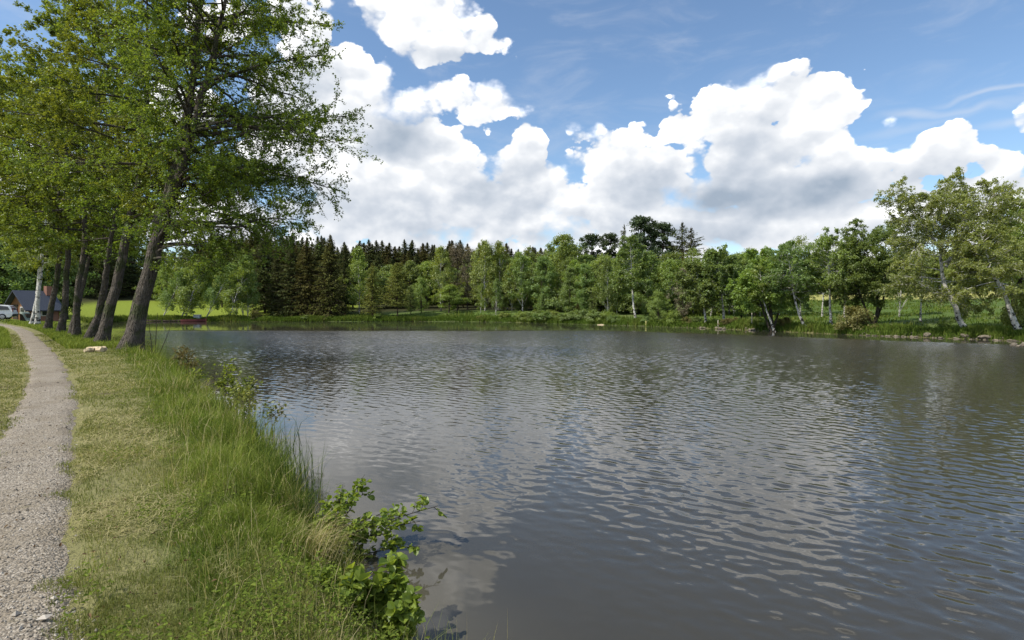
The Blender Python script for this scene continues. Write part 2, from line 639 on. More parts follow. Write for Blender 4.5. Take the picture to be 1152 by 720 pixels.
grass_mat('bank_grass', [(0.0, (0.085, 0.135, 0.022)), (0.45, (0.190, 0.240, 0.046)), (0.8, (0.300, 0.350, 0.090)), (0.86, (0.40, 0.35, 0.17)), (1.0, (0.55, 0.47, 0.27))])
grass_mat('mown_grass', [(0.0, (0.110, 0.135, 0.036)), (0.45, (0.210, 0.232, 0.074)), (0.72, (0.315, 0.310, 0.125)), (1.0, (0.50, 0.435, 0.25))])
grass_mat('far_grass', [(0.0, (0.060, 0.110, 0.018)), (0.6, (0.130, 0.185, 0.035)), (1.0, (0.22, 0.22, 0.07))])
grass_mat('rush', [(0.0, (0.035, 0.075, 0.015)), (0.7, (0.075, 0.120, 0.025)), (1.0, (0.26, 0.20, 0.09))])


def ground_mat():
    m, N = material('ground')
    p = wpos(N)
    n1 = N.noise(p, 0.35, 4.0, 0.6)
    n2 = N.noise(p, 3.5, 5.0, 0.65)
    n3 = N.noise(p, 28.0, 4.0, 0.7)
    mown = N.mix(n2, (0.15, 0.155, 0.055, 1), (0.27, 0.245, 0.12, 1))
    mown = N.mix(N.ss(n3, 0.5, 0.75, 0, 0.7), mown, (0.06, 0.055, 0.025, 1))
    mown = N.mix(N.ss(N.noise(p, 1.1, 5.0, 0.7), 0.56, 0.72, 0, 0.75), mown, (0.25, 0.205, 0.10, 1))
    lush = N.mix(n2, (0.050, 0.075, 0.016, 1), (0.110, 0.140, 0.034, 1))
    mead = N.mix(n1, (0.055, 0.098, 0.022, 1), (0.100, 0.150, 0.034, 1))
    mead = N.mix(N.ss(n2, 0.4, 0.7, 0, 0.5), mead, (0.095, 0.125, 0.030, 1))
    mead = N.mix(N.ss(N.noise(N.v('MULTIPLY', p, (0.06, 0.5, 0.5)), 1.0, 4.0, 0.6), 0.45, 0.65, 0, 0.6), mead, (0.070, 0.085, 0.035, 1))
    mead = N.mix(N.ss(N.noise(p, 0.12, 5.0, 0.6), 0.52, 0.68, 0, 0.6), mead, (0.150, 0.165, 0.060, 1))
    hay = N.mix(n1, (0.25, 0.25, 0.075, 1), (0.34, 0.32, 0.11, 1))
    lawn = N.mix(n2, (0.14, 0.19, 0.022, 1), (0.21, 0.25, 0.036, 1))
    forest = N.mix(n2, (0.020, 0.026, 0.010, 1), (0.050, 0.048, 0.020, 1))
    mud = N.mix(n2, (0.030, 0.024, 0.016, 1), (0.085, 0.066, 0.044, 1))
    c = N.mix(attr(N, 'lush'), mown, lush)
    c = N.mix(attr(N, 'meadow'), c, mead)
    c = N.mix(attr(N, 'hay'), c, hay)
    c = N.mix(attr(N, 'lawn'), c, lawn)
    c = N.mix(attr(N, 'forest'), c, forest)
    c = N.mix(attr(N, 'mud'), c, mud)
    nb = bump(N, N.m('ADD', N.m('MULTIPLY', n3, 0.6), n2), 0.05)
    return finish(m, N, principled(N, c, 0.95, nb, 0.1))


ground_mat()


def gravel_mat():
    m, N = material('gravel')
    p = wpos(N)
    v1 = N.voro(p, 75.0, 'F1', 0.0)
    cell = N.voro(p, 75.0, 'F1', 0.0, out='Color')
    v2 = N.voro(p, 34.0, 'F1', 1.0)
    n = N.noise(p, 1.6, 5.0, 0.65)
    sep = N.n('ShaderNodeSeparateColor')
    N.put(sep.inputs[0], cell)
    c = N.ramp(sep.outputs[0], [(0.0, (0.155, 0.132, 0.102)), (0.5, (0.285, 0.248, 0.196)), (1.0, (0.44, 0.395, 0.325))])
    c = N.mix(N.ss(v1, 0.45, 0.8, 0, 0.55), c, (0.12, 0.10, 0.08, 1))
    c = N.mix(N.ss(n, 0.42, 0.66, 0, 0.7), c, (0.215, 0.180, 0.130, 1))
    c = N.mix(N.ss(N.noise(p, 0.55, 4.0, 0.6), 0.50, 0.68, 0, 0.55), c, (0.16, 0.13, 0.095, 1))
    c = N.mix(N.ss(N.noise(p, 5.0, 4.0, 0.7), 0.60, 0.72, 0, 0.5), c, (0.13, 0.12, 0.06, 1))
    h = N.m('ADD', N.m('MULTIPLY', v1, -0.008), N.m('MULTIPLY', v2, -0.010))
    return finish(m, N, principled(N, c, 0.95, bump(N, h, 1.0), 0.15))


gravel_mat()


def stone_mat(name, a, b, sc=5.0):
    m, N = material(name)
    p = opos(N)
    n = N.noise(p, sc, 6.0, 0.65)
    rnd = N.n('ShaderNodeObjectInfo').outputs['Random']
    c = N.mix(n, (*a, 1), (*b, 1))
    hsv = N.n('ShaderNodeHueSaturation')
    N.put(hsv.inputs['Value'], N.m('MULTIPLY_ADD', rnd, 0.6, 0.7))
    N.put(hsv.inputs['Color'], c)
    return finish(m, N, principled(N, hsv.outputs[0], 0.9, bump(N, n, 0.08), 0.2))


stone_mat('shore_stone', (0.085, 0.075, 0.055), (0.27, 0.23, 0.175))
stone_mat('pebble', (0.20, 0.175, 0.145), (0.42, 0.38, 0.32), 20.0)
stone_mat('split_wood', (0.42, 0.33, 0.20), (0.70, 0.58, 0.40), 7.0)


FINE = 0.004


def water_mat():
    m, N = material('pond_water')
    p = wpos(N)
    ruff = attr(N, 'ruffle')
    rot = N.n('ShaderNodeVectorRotate', rotation_type='Z_AXIS')
    N.put(rot.inputs['Vector'], p)
    rot.inputs['Angle'].default_value = R(24)
    pr = rot.outputs[0]
    gust = N.ss(N.noise(N.v('MULTIPLY', p, (0.10, 0.16, 1)), 1.0, 3.0, 0.55), 0.30, 0.68, 0.60, 1.15)
    amp = N.m('MULTIPLY', ruff, gust)
    swell = N.m('MULTIPLY_ADD', ruff, 0.002, 0.003)

    def height(q):                      # only the fine capillary ripples; the waves themselves are geometry
        b = N.noise(N.v('MULTIPLY', q, (8.0, 12.0, 1)), 1.0, 1.5, 0.5, 0.2)
        c = N.noise(N.v('MULTIPLY', q, (0.9, 1.6, 1)), 1.0, 1.0, 0.5)
        return N.m('MULTIPLY_ADD', c, swell, N.m('MULTIPLY', N.m('MULTIPLY', b, FINE), amp))
    e = 0.012
    ca, sa = math.cos(R(24)), math.sin(R(24))
    h0 = height(pr)
    hx = height(N.v('ADD', pr, (e * ca, e * sa, 0)))
    hy = height(N.v('ADD', pr, (-e * sa, e * ca, 0)))
    cb = N.n('ShaderNodeCombineXYZ')
    N.put(cb.inputs[0], N.m('MULTIPLY', N.m('SUBTRACT', h0, hx), 1 / e))
    N.put(cb.inputs[1], N.m('MULTIPLY', N.m('SUBTRACT', h0, hy), 1 / e))
    cb.inputs[2].default_value = 0.0
    nb = N.v('NORMALIZE', N.v('ADD', N.n('ShaderNodeNewGeometry').outputs['Normal'], cb.outputs[0]))
    col = N.mix(N.noise(p, 0.25, 3.0), (0.036, 0.034, 0.027, 1), (0.050, 0.046, 0.035, 1))
    shallow = attr(N, 'shallow')
    col = N.mix(shallow, col, (0.085, 0.078, 0.058, 1))
    pr_ = N.n('ShaderNodeBsdfPrincipled')
    N.put(pr_.inputs['Base Color'], col)
    N.put(pr_.inputs['Roughness'], N.m('MULTIPLY_ADD', attr(N, 'rough'), 0.20, 0.04))
    pr_.inputs['IOR'].default_value = 1.333
    N.put(pr_.inputs['Normal'], nb)
    return finish(m, N, pr_.outputs[0])


water_mat()

# ------------------------------------------------------------------ the setting: ground sheet, path, water
def grid_faces(nx, ny):
    i = np.arange(nx - 1)[None, :] + np.arange(ny - 1)[:, None] * nx
    i = i.ravel()
    return np.stack([i, i + 1, i + nx + 1, i + nx], 1)


def build_ground():
    u = np.linspace(-1, 1, 520)
    gx = np.sinh(u * 6.6) / math.sinh(6.6) * 420 - 2.0
    v = np.linspace(-0.45, 1, 560)
    gy = np.sinh(v * 6.3) / math.sinh(6.3) * 620 + 3.5
    X, Y = np.meshgrid(gx, gy)
    x, y = X.ravel(), Y.ravel()
    s = shore_s(x, y)
    z = hgt(x, y, s)
    # gentle ruts and bumps near the camera
    z = z + np.where(s > 0.2, 0.035 * fbm(x * 2.2, y * 2.2, 21), 0) * sstep(30 - y, 0, 20)
    pd = seg_dist(x, y, PATH_F, False)
    z = z - 0.03 * sstep(0.62 - pd, 0, 0.25)
    nb = 0.6 * fbm(x * 0.9, y * 0.9, 4) + 0.35 * fbm(x * 3, y * 3, 8)
    nearside = (1 - sstep(y, 46, 56)) * (1 - sstep(x, 6, 14))
    lush = sstep(1.4 - s + nb, 0.0, 0.35) * nearside
    lush = np.maximum(lush, sstep(y, 24, 30) * nearside * sstep(pd, 0.9, 1.6) * sstep(x + 0.86 * y, -0.5, 1.5))
    meadow = sstep(x, 5, 12) * sstep(s, 0.1, 0.8)
    meadow = np.maximum(meadow, sstep(y, 50, 62))
    lawn = sstep(y, 60, 66) * sstep(-x, 26, 30) * sstep(31 - s + nb * 2, 0, 2)
    # hay-coloured strips seen between the trees on the right-hand rise
    hay = sstep(s, 40, 42) * (1 - sstep(s, 60, 66)) * sstep(x, 20, 26)
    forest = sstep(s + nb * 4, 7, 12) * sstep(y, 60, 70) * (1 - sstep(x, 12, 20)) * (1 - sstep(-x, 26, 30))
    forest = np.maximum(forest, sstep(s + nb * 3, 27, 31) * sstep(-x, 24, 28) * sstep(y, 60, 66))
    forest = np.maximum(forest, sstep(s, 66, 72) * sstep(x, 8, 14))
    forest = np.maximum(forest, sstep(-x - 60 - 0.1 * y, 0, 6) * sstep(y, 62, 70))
    mud = sstep(0.28 - s + 0.25 * nb, 0, 0.25) * (1 - 0.2 * sstep(y, 35, 50))
    bare = sstep(fbm(x * 0.8 + 3, y * 0.8, 31) + 0.12 * fbm(x * 5, y * 5, 6), 0.17, 0.24) * nearside * (1 - lush) * 0.55
    mud = np.maximum(mud, bare)
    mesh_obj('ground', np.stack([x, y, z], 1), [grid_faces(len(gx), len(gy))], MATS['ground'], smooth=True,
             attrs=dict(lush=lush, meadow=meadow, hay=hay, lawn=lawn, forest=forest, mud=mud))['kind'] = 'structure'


build_ground()


def path_sheet(name, line, half, mat, lift, seed, step=0.12, maxy=70):
    seg = np.r_[0, np.cumsum(np.hypot(*np.diff(line, axis=0).T))]
    n = int(seg[-1] / step)
    d = np.linspace(0, seg[-1], n)
    cx, cy = np.interp(d, seg, line[:, 0]), np.interp(d, seg, line[:, 1])
    tx, ty = np.gradient(cx), np.gradient(cy)
    l = np.hypot(tx, ty)
    nx, ny = -ty / l, tx / l
    m = 13
    w = np.linspace(-1, 1, m)
    hl = half * (1 + 0.4 * fbm(d * 0.9, d * 0 + 1, seed) + 0.45 * fbm(d * 4, d * 0 + 7, seed + 1))
    hr = half * (1 + 0.4 * fbm(d * 0.9, d * 0 + 15, seed + 2) + 0.45 * fbm(d * 4, d * 0 + 23, seed + 3))
    off = np.where(w[None, :] < 0, w[None, :] * hr[:, None], w[None, :] * hl[:, None])
    X, Y = cx[:, None] + nx[:, None] * off, cy[:, None] + ny[:, None] * off
    Z = hgt(X, Y) + np.where(hgt(X, Y) > -0.3, 0.035 * fbm(X * 2.2, Y * 2.2, 21) * sstep(30 - Y, 0, 20), 0) + lift - 0.045 * np.abs(w[None, :]) ** 6 - 0.012 + 0.012 * fbm(X * 3, Y * 3, 5)
    o = mesh_obj(name, np.stack([X.ravel(), Y.ravel(), Z.ravel()], 1), [grid_faces(m, n)], mat, smooth=True)
    o['kind'] = 'structure'
    return o


path_sheet('gravel_path', PATH_F, 0.39, MATS['gravel'], 0.022, 3)


def build_water():
    FX0, FX1, FY0, FY1 = -36.0, 33.0, 1.0, 56.0
    cgx = np.unique(np.concatenate([np.linspace(-62, FX0, 27), np.linspace(FX0, FX1, 90), np.linspace(FX1, 36, 4)]))
    cgy = np.unique(np.concatenate([np.linspace(-26, FY0, 28), np.linspace(FY0, FY1, 90), np.linspace(FY1, 92, 60)]))
    CX, CY = np.meshgrid(cgx, cgy)
    S = -shore_s(CX.ravel(), CY.ravel()).reshape(CX.shape)

    def masks(x, y, s):
        # wind ruffles the middle; the lee of the near bank and the water under the far trees stay calm
        edge = 51 - np.clip(x - 8, 0, 40) * 1.0 + 3.0 * fbm(x * 0.12, y * 0.05, 2)
        far_calm = sstep(y - edge, -2.5, 2.5)
        lee = x * 0.80 + (y - 3.2) * 0.62 + 0.9 * fbm(x * 0.5, y * 0.5, 12)
        near = 0.45 * sstep(lee, 0.3, 3.2) + 0.55 * sstep(lee, 2.0, 11)
        gust = 0.60 + 0.65 * vnoise(x * 0.16 + 3, y * 0.22, 7)
        ruffle = (0.07 + 0.93 * near) * (1 - 0.94 * far_calm) * (0.35 + 0.65 * sstep(s, 0.0, 1.5))
        shallow = sstep(0.9 - s + 0.5 * fbm(x, y, 3), 0, 1.2) * (y < 40)
        return ruffle, gust, shallow

    r0, g0, sh0 = masks(CX.ravel(), CY.ravel(), S.ravel())
    F0 = grid_faces(len(cgx), len(cgy))
    under = (CX.ravel() > -0.97 * (CY.ravel() + 1)) & (CX.ravel() < 0.97 * (CY.ravel() + 1)) & (CY.ravel() > 2.2) & (CY.ravel() < 55)
    V0 = np.stack([CX.ravel(), CY.ravel(), WATER_Z - 0.10 * under], 1)       # lies a little lower where the detailed waves cover it

    # detailed sheet with real waves, finest near the shore where the photographer stands
    rows_ = [1.6]
    while rows_[-1] < 56:
        rows_.append(rows_[-1] + min(max(0.0045 * rows_[-1], 0.014), 0.085))
    gy = np.array(rows_)
    gu = np.linspace(-1, 1, 1250)
    X, Y = gu[None, :] * (gy[:, None] + 1.0), np.repeat(gy[:, None], len(gu), 1)
    x, y = X.ravel(), Y.ravel()
    ix = np.clip(np.searchsorted(cgx, x) - 1, 0, len(cgx) - 2)
    iy = np.clip(np.searchsorted(cgy, y) - 1, 0, len(cgy) - 2)
    wx = (x - cgx[ix]) / (cgx[ix + 1] - cgx[ix])
    wy = (y - cgy[iy]) / (cgy[iy + 1] - cgy[iy])
    s = (S[iy, ix] * (1 - wx) + S[iy, ix + 1] * wx) * (1 - wy) + (S[iy + 1, ix] * (1 - wx) + S[iy + 1, ix + 1] * wx) * wy
    ruffle, gust, shallow = masks(x, y, s)
    rng = np.random.default_rng(4)
    z = np.zeros_like(x)
    nw = 72
    lam = np.exp(rng.uniform(math.log(0.09), math.log(0.30), nw))
    th = math.atan2(0.78, 0.62) + rng.normal(0, 0.50, nw)
    k = 2 * math.pi / lam
    slope = WAVE_SLOPE * math.sqrt(2.0 / nw) * (lam / 0.3) ** 0.15
    for kk, t, sl, ph in zip(k, th, slope, rng.uniform(0, 6.28, nw)):
        z += sl / kk * np.sin(kk * (math.cos(t) * x + math.sin(t) * y) + ph)
    # longer waves where the wind has had room to raise them
    zf = np.zeros_like(x)
    for kk, t, ph in zip(2 * math.pi / np.exp(rng.uniform(math.log(0.20), math.log(0.55), 50)), math.atan2(0.78, 0.62) + rng.normal(0, 0.6, 50), rng.uniform(0, 6.28, 50)):
        zf += 0.078 * math.sqrt(2.0 / 50) / kk * np.sin(kk * (math.cos(t) * x + math.sin(t) * y) + ph)
    z = z + zf * sstep(y, 7, 24)
    border = np.minimum(y + 1 - np.abs(x), 56.0 - y)
    z = z * ruffle * gust * sstep(border, 0, 1.5)
    V1 = np.stack([x, y, WATER_Z + z], 1)
    F1 = grid_faces(len(gu), len(gy))
    F1 = F1[s[F1].max(1) > -1.6]
    V = np.concatenate([V0, V1])
    o = mesh_obj('pond_water', V, [F0, F1 + len(V0)], MATS['pond_water'], smooth=True,
                 attrs=dict(rough=np.concatenate([r0 * sstep(V0[:, 1], 6, 34), ruffle * sstep(y, 6, 34)]), ruffle=np.concatenate([r0 * g0, ruffle * gust]), shallow=np.concatenate([sh0, shallow])))
    o['kind'] = 'structure'


WAVE_SLOPE = 0.105
build_water()

# ------------------------------------------------------------------ plant geometry
def norm(v):
    return v / (np.linalg.norm(v, axis=-1, keepdims=True) + 1e-9)


def tubes(curves, radii, sides=5, base=0):
    """curves (m,K,3), radii (m,K) -> verts, quads"""
    m, K, _ = curves.shape
    tan = np.gradient(curves, axis=1)
    tan = norm(tan)
    ref = np.where(np.abs(tan[:, :1, 2:3]) > 0.9, np.array([[[1.0, 0, 0]]]), np.array([[[0, 0, 1.0]]]))
    a = norm(np.cross(tan, np.broadcast_to(ref, tan.shape)))
    b = np.cross(tan, a)
    th = np.linspace(0, 2 * math.pi, sides, endpoint=False)
    ring = a[:, :, None, :] * np.cos(th)[None, None, :, None] + b[:, :, None, :] * np.sin(th)[None, None, :, None]
    V = curves[:, :, None, :] + ring * radii[:, :, None, None]
    idx = np.arange(m * K * sides).reshape(m, K, sides) + base
    q = np.stack([idx[:, :-1], np.roll(idx, -1, 2)[:, :-1], np.roll(idx, -1, 2)[:, 1:], idx[:, 1:]], -1).reshape(-1, 4)
    return V.reshape(-1, 3), q


class Wood:
    def __init__(self):
        self.v, self.q, self.n = [], [], 0

    def add(self, curves, radii, sides):
        v, q = tubes(curves, radii, sides, self.n)
        self.v.append(v); self.q.append(q); self.n += len(v)

    def mesh(self, name, mat):
        return mesh_data(name, np.concatenate(self.v), [np.concatenate(self.q)], mat, smooth=True)


def resample(pts, n):
    pts = np.asarray(pts, float)
    c = catmull(pts, 8)
    d = np.r_[0, np.cumsum(np.linalg.norm(np.diff(c, axis=0), axis=1))]
    t = np.linspace(0, d[-1], n)
    return np.stack([np.interp(t, d, c[:, k]) for k in range(3)], 1)


def at_t(Pc, idx, t):
    K = Pc.shape[1]
    f = np.clip(t, 0, 1) * (K - 1)
    i = np.minimum(f.astype(int), K - 2)
    w = (f - i)[:, None]
    return Pc[idx, i] * (1 - w) + Pc[idx, i + 1] * w, norm(Pc[idx, i + 1] - Pc[idx, i])


def rad_t(Rc, idx, t):
    K = Rc.shape[1]
    f = np.clip(t, 0, 1) * (K - 1)
    i = np.minimum(f.astype(int), K - 2)
    w = f - i
    return Rc[idx, i] * (1 - w) + Rc[idx, i + 1] * w


def shoot(rng, start, d, length, K, wig, grav, lift_end=0.0):
    m = len(start)
    pts = np.zeros((m, K, 3))
    pts[:, 0] = start
    d = norm(d)
    step = (length / (K - 1))[:, None]
    for k in range(1, K):
        d = d + rng.normal(0, wig, (m, 3))
        d[:, 2] += grav + lift_end * (k / K)
        d = norm(d)
        pts[:, k] = pts[:, k - 1] + d * step
    return pts


def side_dirs(rng, tan, ang, flat):
    """children leave the parent at an angle, mostly in a level plane when flat is near 1"""
    m = len(tan)
    up = np.array([0, 0, 1.0])
    h = np.cross(tan, up)
    bad = np.linalg.norm(h, axis=1) < 0.2
    h[bad] = rng.normal(0, 1, (bad.sum(), 3)) * np.array([1, 1, 0])
    h = norm(h)
    w = norm(np.cross(h, tan))
    az = np.where(rng.random(m) < 0.5, 0, math.pi) + rng.normal(0, 1.6 * (1 - flat) + 0.15, m)
    side = h * np.cos(az)[:, None] + w * np.sin(az)[:, None]
    return norm(tan * np.cos(ang)[:, None] + side * np.sin(ang)[:, None])


def leaf_quads(rng, pos, nrm, size, aspect=0.72, fold=0.18, direction=None, cv=None):
    """one folded diamond-ish leaf for each position -> verts, quads, cv"""
    n = len(pos)
    nrm = norm(nrm)
    a = direction if direction is not None else rng.normal(0, 1, (n, 3))
    a = norm(a - nrm * np.sum(a * nrm, 1, keepdims=True))
    b = np.cross(nrm, a)
    L = size[:, None]
    w = L * aspect * 0.5
    p0 = pos - a * L * 0.5
    p2 = pos + a * L * 0.5
    p1 = pos + b * w + nrm * L * fold + a * L * 0.06
    p3 = pos - b * w + nrm * L * fold + a * L * 0.06
    V = np.stack([p0, p1, p2, p3], 1).reshape(-1, 3)
    q = np.arange(4 * n).reshape(n, 4)
    if cv is None:
        cv = np.clip(rng.normal(0.5, 0.22, n), 0, 1)
    return V, q, np.repeat(cv, 4)


LEAF_T = np.array([(0, 0), (0.16, 0.27), (0.45, 0.46), (0.78, 0.36), (1.0, 0.0), (0.78, -0.36), (0.45, -0.46), (0.16, -0.27)])


def leaf_round(rng, pos, nrm, direction, size, aspect=0.85, curl=0.18):
    """close-up leaf: an eight-sided blade folded along the midrib, drooping at the tip"""
    n = len(pos)
    nrm = norm(nrm)
    a = norm(direction - nrm * np.sum(direction * nrm, 1, keepdims=True))
    b = np.cross(nrm, a)
    V = []
    for (t, w) in LEAF_T:
        V.append(pos + a * (t * size)[:, None] + b * (w * aspect * size)[:, None] + nrm * ((abs(w) * 0.35 - curl * t * t) * size)[:, None])
    V = np.stack(V, 1).reshape(-1, 3)
    i = np.arange(n)[:, None] * 8
    q1 = i + np.array([[0, 1, 2, 3]]); q2 = i + np.array([[0, 3, 4, 5]]); q3 = i + np.array([[0, 5, 6, 7]])
    # fan halves around the midrib
    q1 = i + np.array([[0, 1, 2, 4]]); q1b = i + np.array([[2, 3, 4, 4]])
    t1 = i + np.array([[2, 3, 4]]); t2 = i + np.array([[4, 5, 6]]); q2 = i + np.array([[0, 4, 6, 7]])
    cv = np.repeat(np.clip(rng.normal(0.5, 0.25, n), 0, 1), 8)
    return V, [np.concatenate([q1, q2]), np.concatenate([t1, t2])], cv


def thing_tree(name, loc, wood, bark, leaf_v, leaf_q, cv, leafm, label, cat, group=None):
    root = empty(name, loc)
    tag(root, label, cat, group)
    obj('trunk', wood.mesh('trunk', MATS[bark]), root)
    if leaf_v is not None:
        mesh_obj('crown', leaf_v, [leaf_q], MATS[leafm], root, attrs=dict(cv=cv))
    return root


def branch_tree(name, seed, stems, D, r0, bark, leafm, label, cat, group=None, n_limb=40, limb_len=5.0, t0=0.3, el=(0.0, 0.7),
                n_sub=11, n_twig=4, n_leaf=12, leaf=0.08, flat=0.7, grav=-0.02, depth=0.5, right=1.0, left=1.0, weep=0.0, flare=1.65, prof=None, top_r=0.12,
                cvm=0.5, sub_len=0.42, twig_len=0.34, base_z=None, lim_r=(0.0115, 0.010), low=0.0):
    """a tree whose stems follow lines seen in the photograph, set at distance D; limbs, side shoots, twigs and leaves grow from them.
    stems: list of pixel polylines (first is the main one, from the ground up)"""
    rng = np.random.default_rng(seed)
    b = P(*stems[0][0], D)
    gz = hz(b[0], b[1]) if base_z is None else base_z
    base = np.array([b[0], b[1], gz - 0.05])
    K = 26
    S, SR = [], []
    for k, st in enumerate(stems):
        pts = np.array([P(x, y, D) for x, y in st])
        if k == 0:
            pts[0, 2] = gz - 0.1
        yw = rng.normal(0, 0.25, len(pts)); yw[0] = 0
        pts[:, 1] += np.cumsum(yw) * depth + (0 if k == 0 else 0.0)
        c = resample(pts - base, K)
        t = np.linspace(0, 1, K)
        r = r0 * (1 if k == 0 else 0.72) * ((1 - t) ** 0.85 * (1 - top_r) + top_r * (1 - t) + 0.02)
        if k == 0:
            hgt_up = c[:, 2] - c[0, 2]
            r = r * (1 + (flare - 1) * np.exp(-hgt_up / 0.45))
        c[1:-1, :2] += rng.normal(0, r0 * 0.10, (K - 2, 2))
        S.append(c); SR.append(r)
    S, SR = np.array(S), np.array(SR)
    wood = Wood()
    wood.add(S, SR, 12)
    # limbs
    n = n_limb
    idx = rng.integers(0, len(S), n) if len(S) > 1 else np.zeros(n, int)
    tt = t0 + (0.985 - t0) * (np.arange(n) + rng.random(n)) / n
    st, tan = at_t(S, idx, tt)
    az = np.arange(n) * 2.39996 + rng.normal(0, 0.3, n)
    hrel = (tt - t0) / (1 - t0)
    az = np.where(hrel < low, rng.uniform(-0.9, 1.3, n), az)          # low limbs reach out over the water only
    e = el[0] + (el[1] - el[0]) * hrel + rng.normal(0, 0.15, n)
    e = np.where(hrel < low, np.maximum(e, 0.22), e)
    d = np.stack([np.cos(az) * np.cos(e), np.sin(az) * np.cos(e), np.sin(e)], 1)
    pf = np.interp(hrel, [p[0] for p in prof], [p[1] for p in prof]) if prof else np.sin(np.pi * np.clip(hrel * 0.72 + 0.24, 0, 1)) ** 0.7
    side = np.where(np.cos(az) > 0, 1 + (right - 1) * np.cos(az), 1 + (left - 1) * -np.cos(az))
    L = limb_len * pf * side * rng.uniform(0.72, 1.15, n)
    LP = shoot(rng, st, d, L, 9, 0.10, grav)
    lr = np.minimum(rad_t(SR, idx, tt) * 0.62, lim_r[0] * L + lim_r[1])
    LR = lr[:, None] * np.linspace(1, 0.16, 9)[None, :]
    wood.add(LP, LR, 6)
    # side shoots
    m = n * n_sub
    i2 = np.sort(rng.choice(n, m, p=L ** 1.3 / np.sum(L ** 1.3)))
    t2 = np.clip(0.14 + 0.86 * rng.random(m) ** 0.8, 0, 1)
    st, tan = at_t(LP, i2, t2)
    d = side_dirs(rng, tan, rng.uniform(0.5, 1.15, m), flat)
    L2 = L[i2] * sub_len * (1.15 - 0.65 * t2) * rng.uniform(0.6, 1.2, m)
    SP = shoot(rng, st, d, L2, 6, 0.13, grav * 1.4 - weep)
    r2 = np.minimum(rad_t(LR, i2, t2) * 0.6, 0.012)
    wood.add(SP, np.maximum(r2[:, None] * np.linspace(1, 0.3, 6)[None, :], 0.0028), 3)
    # twigs
    q = m * n_twig
    i3 = np.repeat(np.arange(m), n_twig)
    t3 = rng.uniform(0.15, 1.0, q)
    st, tan = at_t(SP, i3, t3)
    d = side_dirs(rng, tan, rng.uniform(0.3, 1.1, q), flat * 0.8)
    L3 = np.maximum(L2[i3] * twig_len * rng.uniform(0.5, 1.3, q), 0.12)
    TP = shoot(rng, st, d, L3, 4, 0.18, grav * 1.4 - weep * 2.5)
    wood.add(TP, np.full((q, 4), 1.0) * np.linspace(0.0042, 0.0018, 4)[None, :], 3)
    # leaves
    nl = q * n_leaf
    i4 = np.repeat(np.arange(q), n_leaf)
    t4 = rng.uniform(0.05, 1.0, nl)
    pos, tan = at_t(TP, i4, t4)
    pos = pos + rng.normal(0, 0.5 * leaf, (nl, 3))
    nrm = rng.normal(0, 0.62, (nl, 3)) + np.array([0, 0, 0.75])
    cl = np.clip(cvm + rng.normal(0, 0.12, n)[i2][i3][i4] + rng.normal(0, 0.09, q)[i4] + rng.normal(0, 0.14, nl), 0, 1)
    V, Q, cv = leaf_quads(rng, pos, nrm, leaf * rng.uniform(0.65, 1.3, nl), 0.8, 0.12, None, cl)
    return thing_tree(name, base, wood, bark, V, Q, cv, leafm, label, cat, group)


# ------------------------------------------------------------------ the row of alders on the near bank
ALD = 'alders leaning over the near bank'
PR0 = [(0, 0.95), (0.12, 1.3), (0.3, 1.25), (0.5, 1.05), (0.75, 0.88), (1, 0.4)]
PR1 = [(0, 0.75), (0.2, 1.05), (0.45, 1.0), (0.75, 0.8), (1, 0.35)]
branch_tree('alder_tree', 11, [[(146, 393), (154, 345), (166, 292), (180, 245), (192, 200), (203, 150), (212, 95), (219, 35), (224, -40), (230, -110)],
                               [(178, 252), (193, 218), (206, 180), (222, 120), (240, 55), (256, -15), (266, -70)]], 21.8, 0.30,
            'alder_bark', 'alder_leaf', 'nearest and thickest grey alder trunk, leaning right over the water beside the split wood', 'tree', ALD,
            n_limb=100, limb_len=4.35, t0=0.21, el=(-0.12, 0.75), right=1.0, left=0.75, n_sub=18, n_twig=5, n_leaf=15, leaf=0.080, low=0.25, prof=PR0, grav=-0.030, cvm=0.45)
branch_tree('alder_tree', 12, [[(113, 389), (122, 345), (133, 290), (142, 240), (150, 190), (157, 130), (161, 70), (163, 5), (164, -45)]], 24.4, 0.215,
            'alder_bark', 'alder_leaf', 'second alder in the row, straight dark trunk just left of the thickest alder', 'tree', ALD,
            n_limb=50, limb_len=4.6, t0=0.30, el=(-0.1, 0.7), right=0.95, left=1.1, n_sub=13, n_twig=5, n_leaf=22, leaf=0.095, low=0.2, prof=PR1)
branch_tree('alder_tree', 13, [[(86, 381), (93, 335), (98, 285), (100, 235), (103, 180), (107, 130), (110, 80), (111, 38)]], 30, 0.165,
            'alder_bark', 'alder_leaf', 'upright alder third along the row, pale lit left flank, between two trunk pairs', 'tree', ALD,
            n_limb=48, limb_len=5.2, t0=0.33, el=(-0.05, 0.7), left=1.25, n_sub=13, n_twig=5, n_leaf=20, leaf=0.115, prof=PR1, cvm=0.58)
branch_tree('alder_tree', 14, [[(68, 376), (75, 335), (81, 285), (85, 235), (84, 185), (81, 140), (79, 105), (79, 75)]], 35, 0.185,
            'alder_bark', 'alder_leaf', 'fourth alder in the row, dark trunk rising left of the upright one', 'tree', ALD,
            n_limb=48, limb_len=5.8, t0=0.38, el=(-0.05, 0.65), left=1.1, n_sub=13, n_twig=5, n_leaf=20, leaf=0.132, prof=PR1, cvm=0.62)
branch_tree('alder_tree', 15, [[(53, 372), (60, 340), (67, 300), (70, 255), (66, 210), (58, 165), (54, 130), (52, 108)]], 39, 0.19,
            'alder_bark', 'alder_leaf', 'farthest alder of the row with swollen base, next to the white birch pair', 'tree', ALD,
            n_limb=48, limb_len=6.2, t0=0.38, el=(-0.05, 0.65), left=1.1, n_sub=13, n_twig=5, n_leaf=20, leaf=0.15, prof=PR1, cvm=0.66)
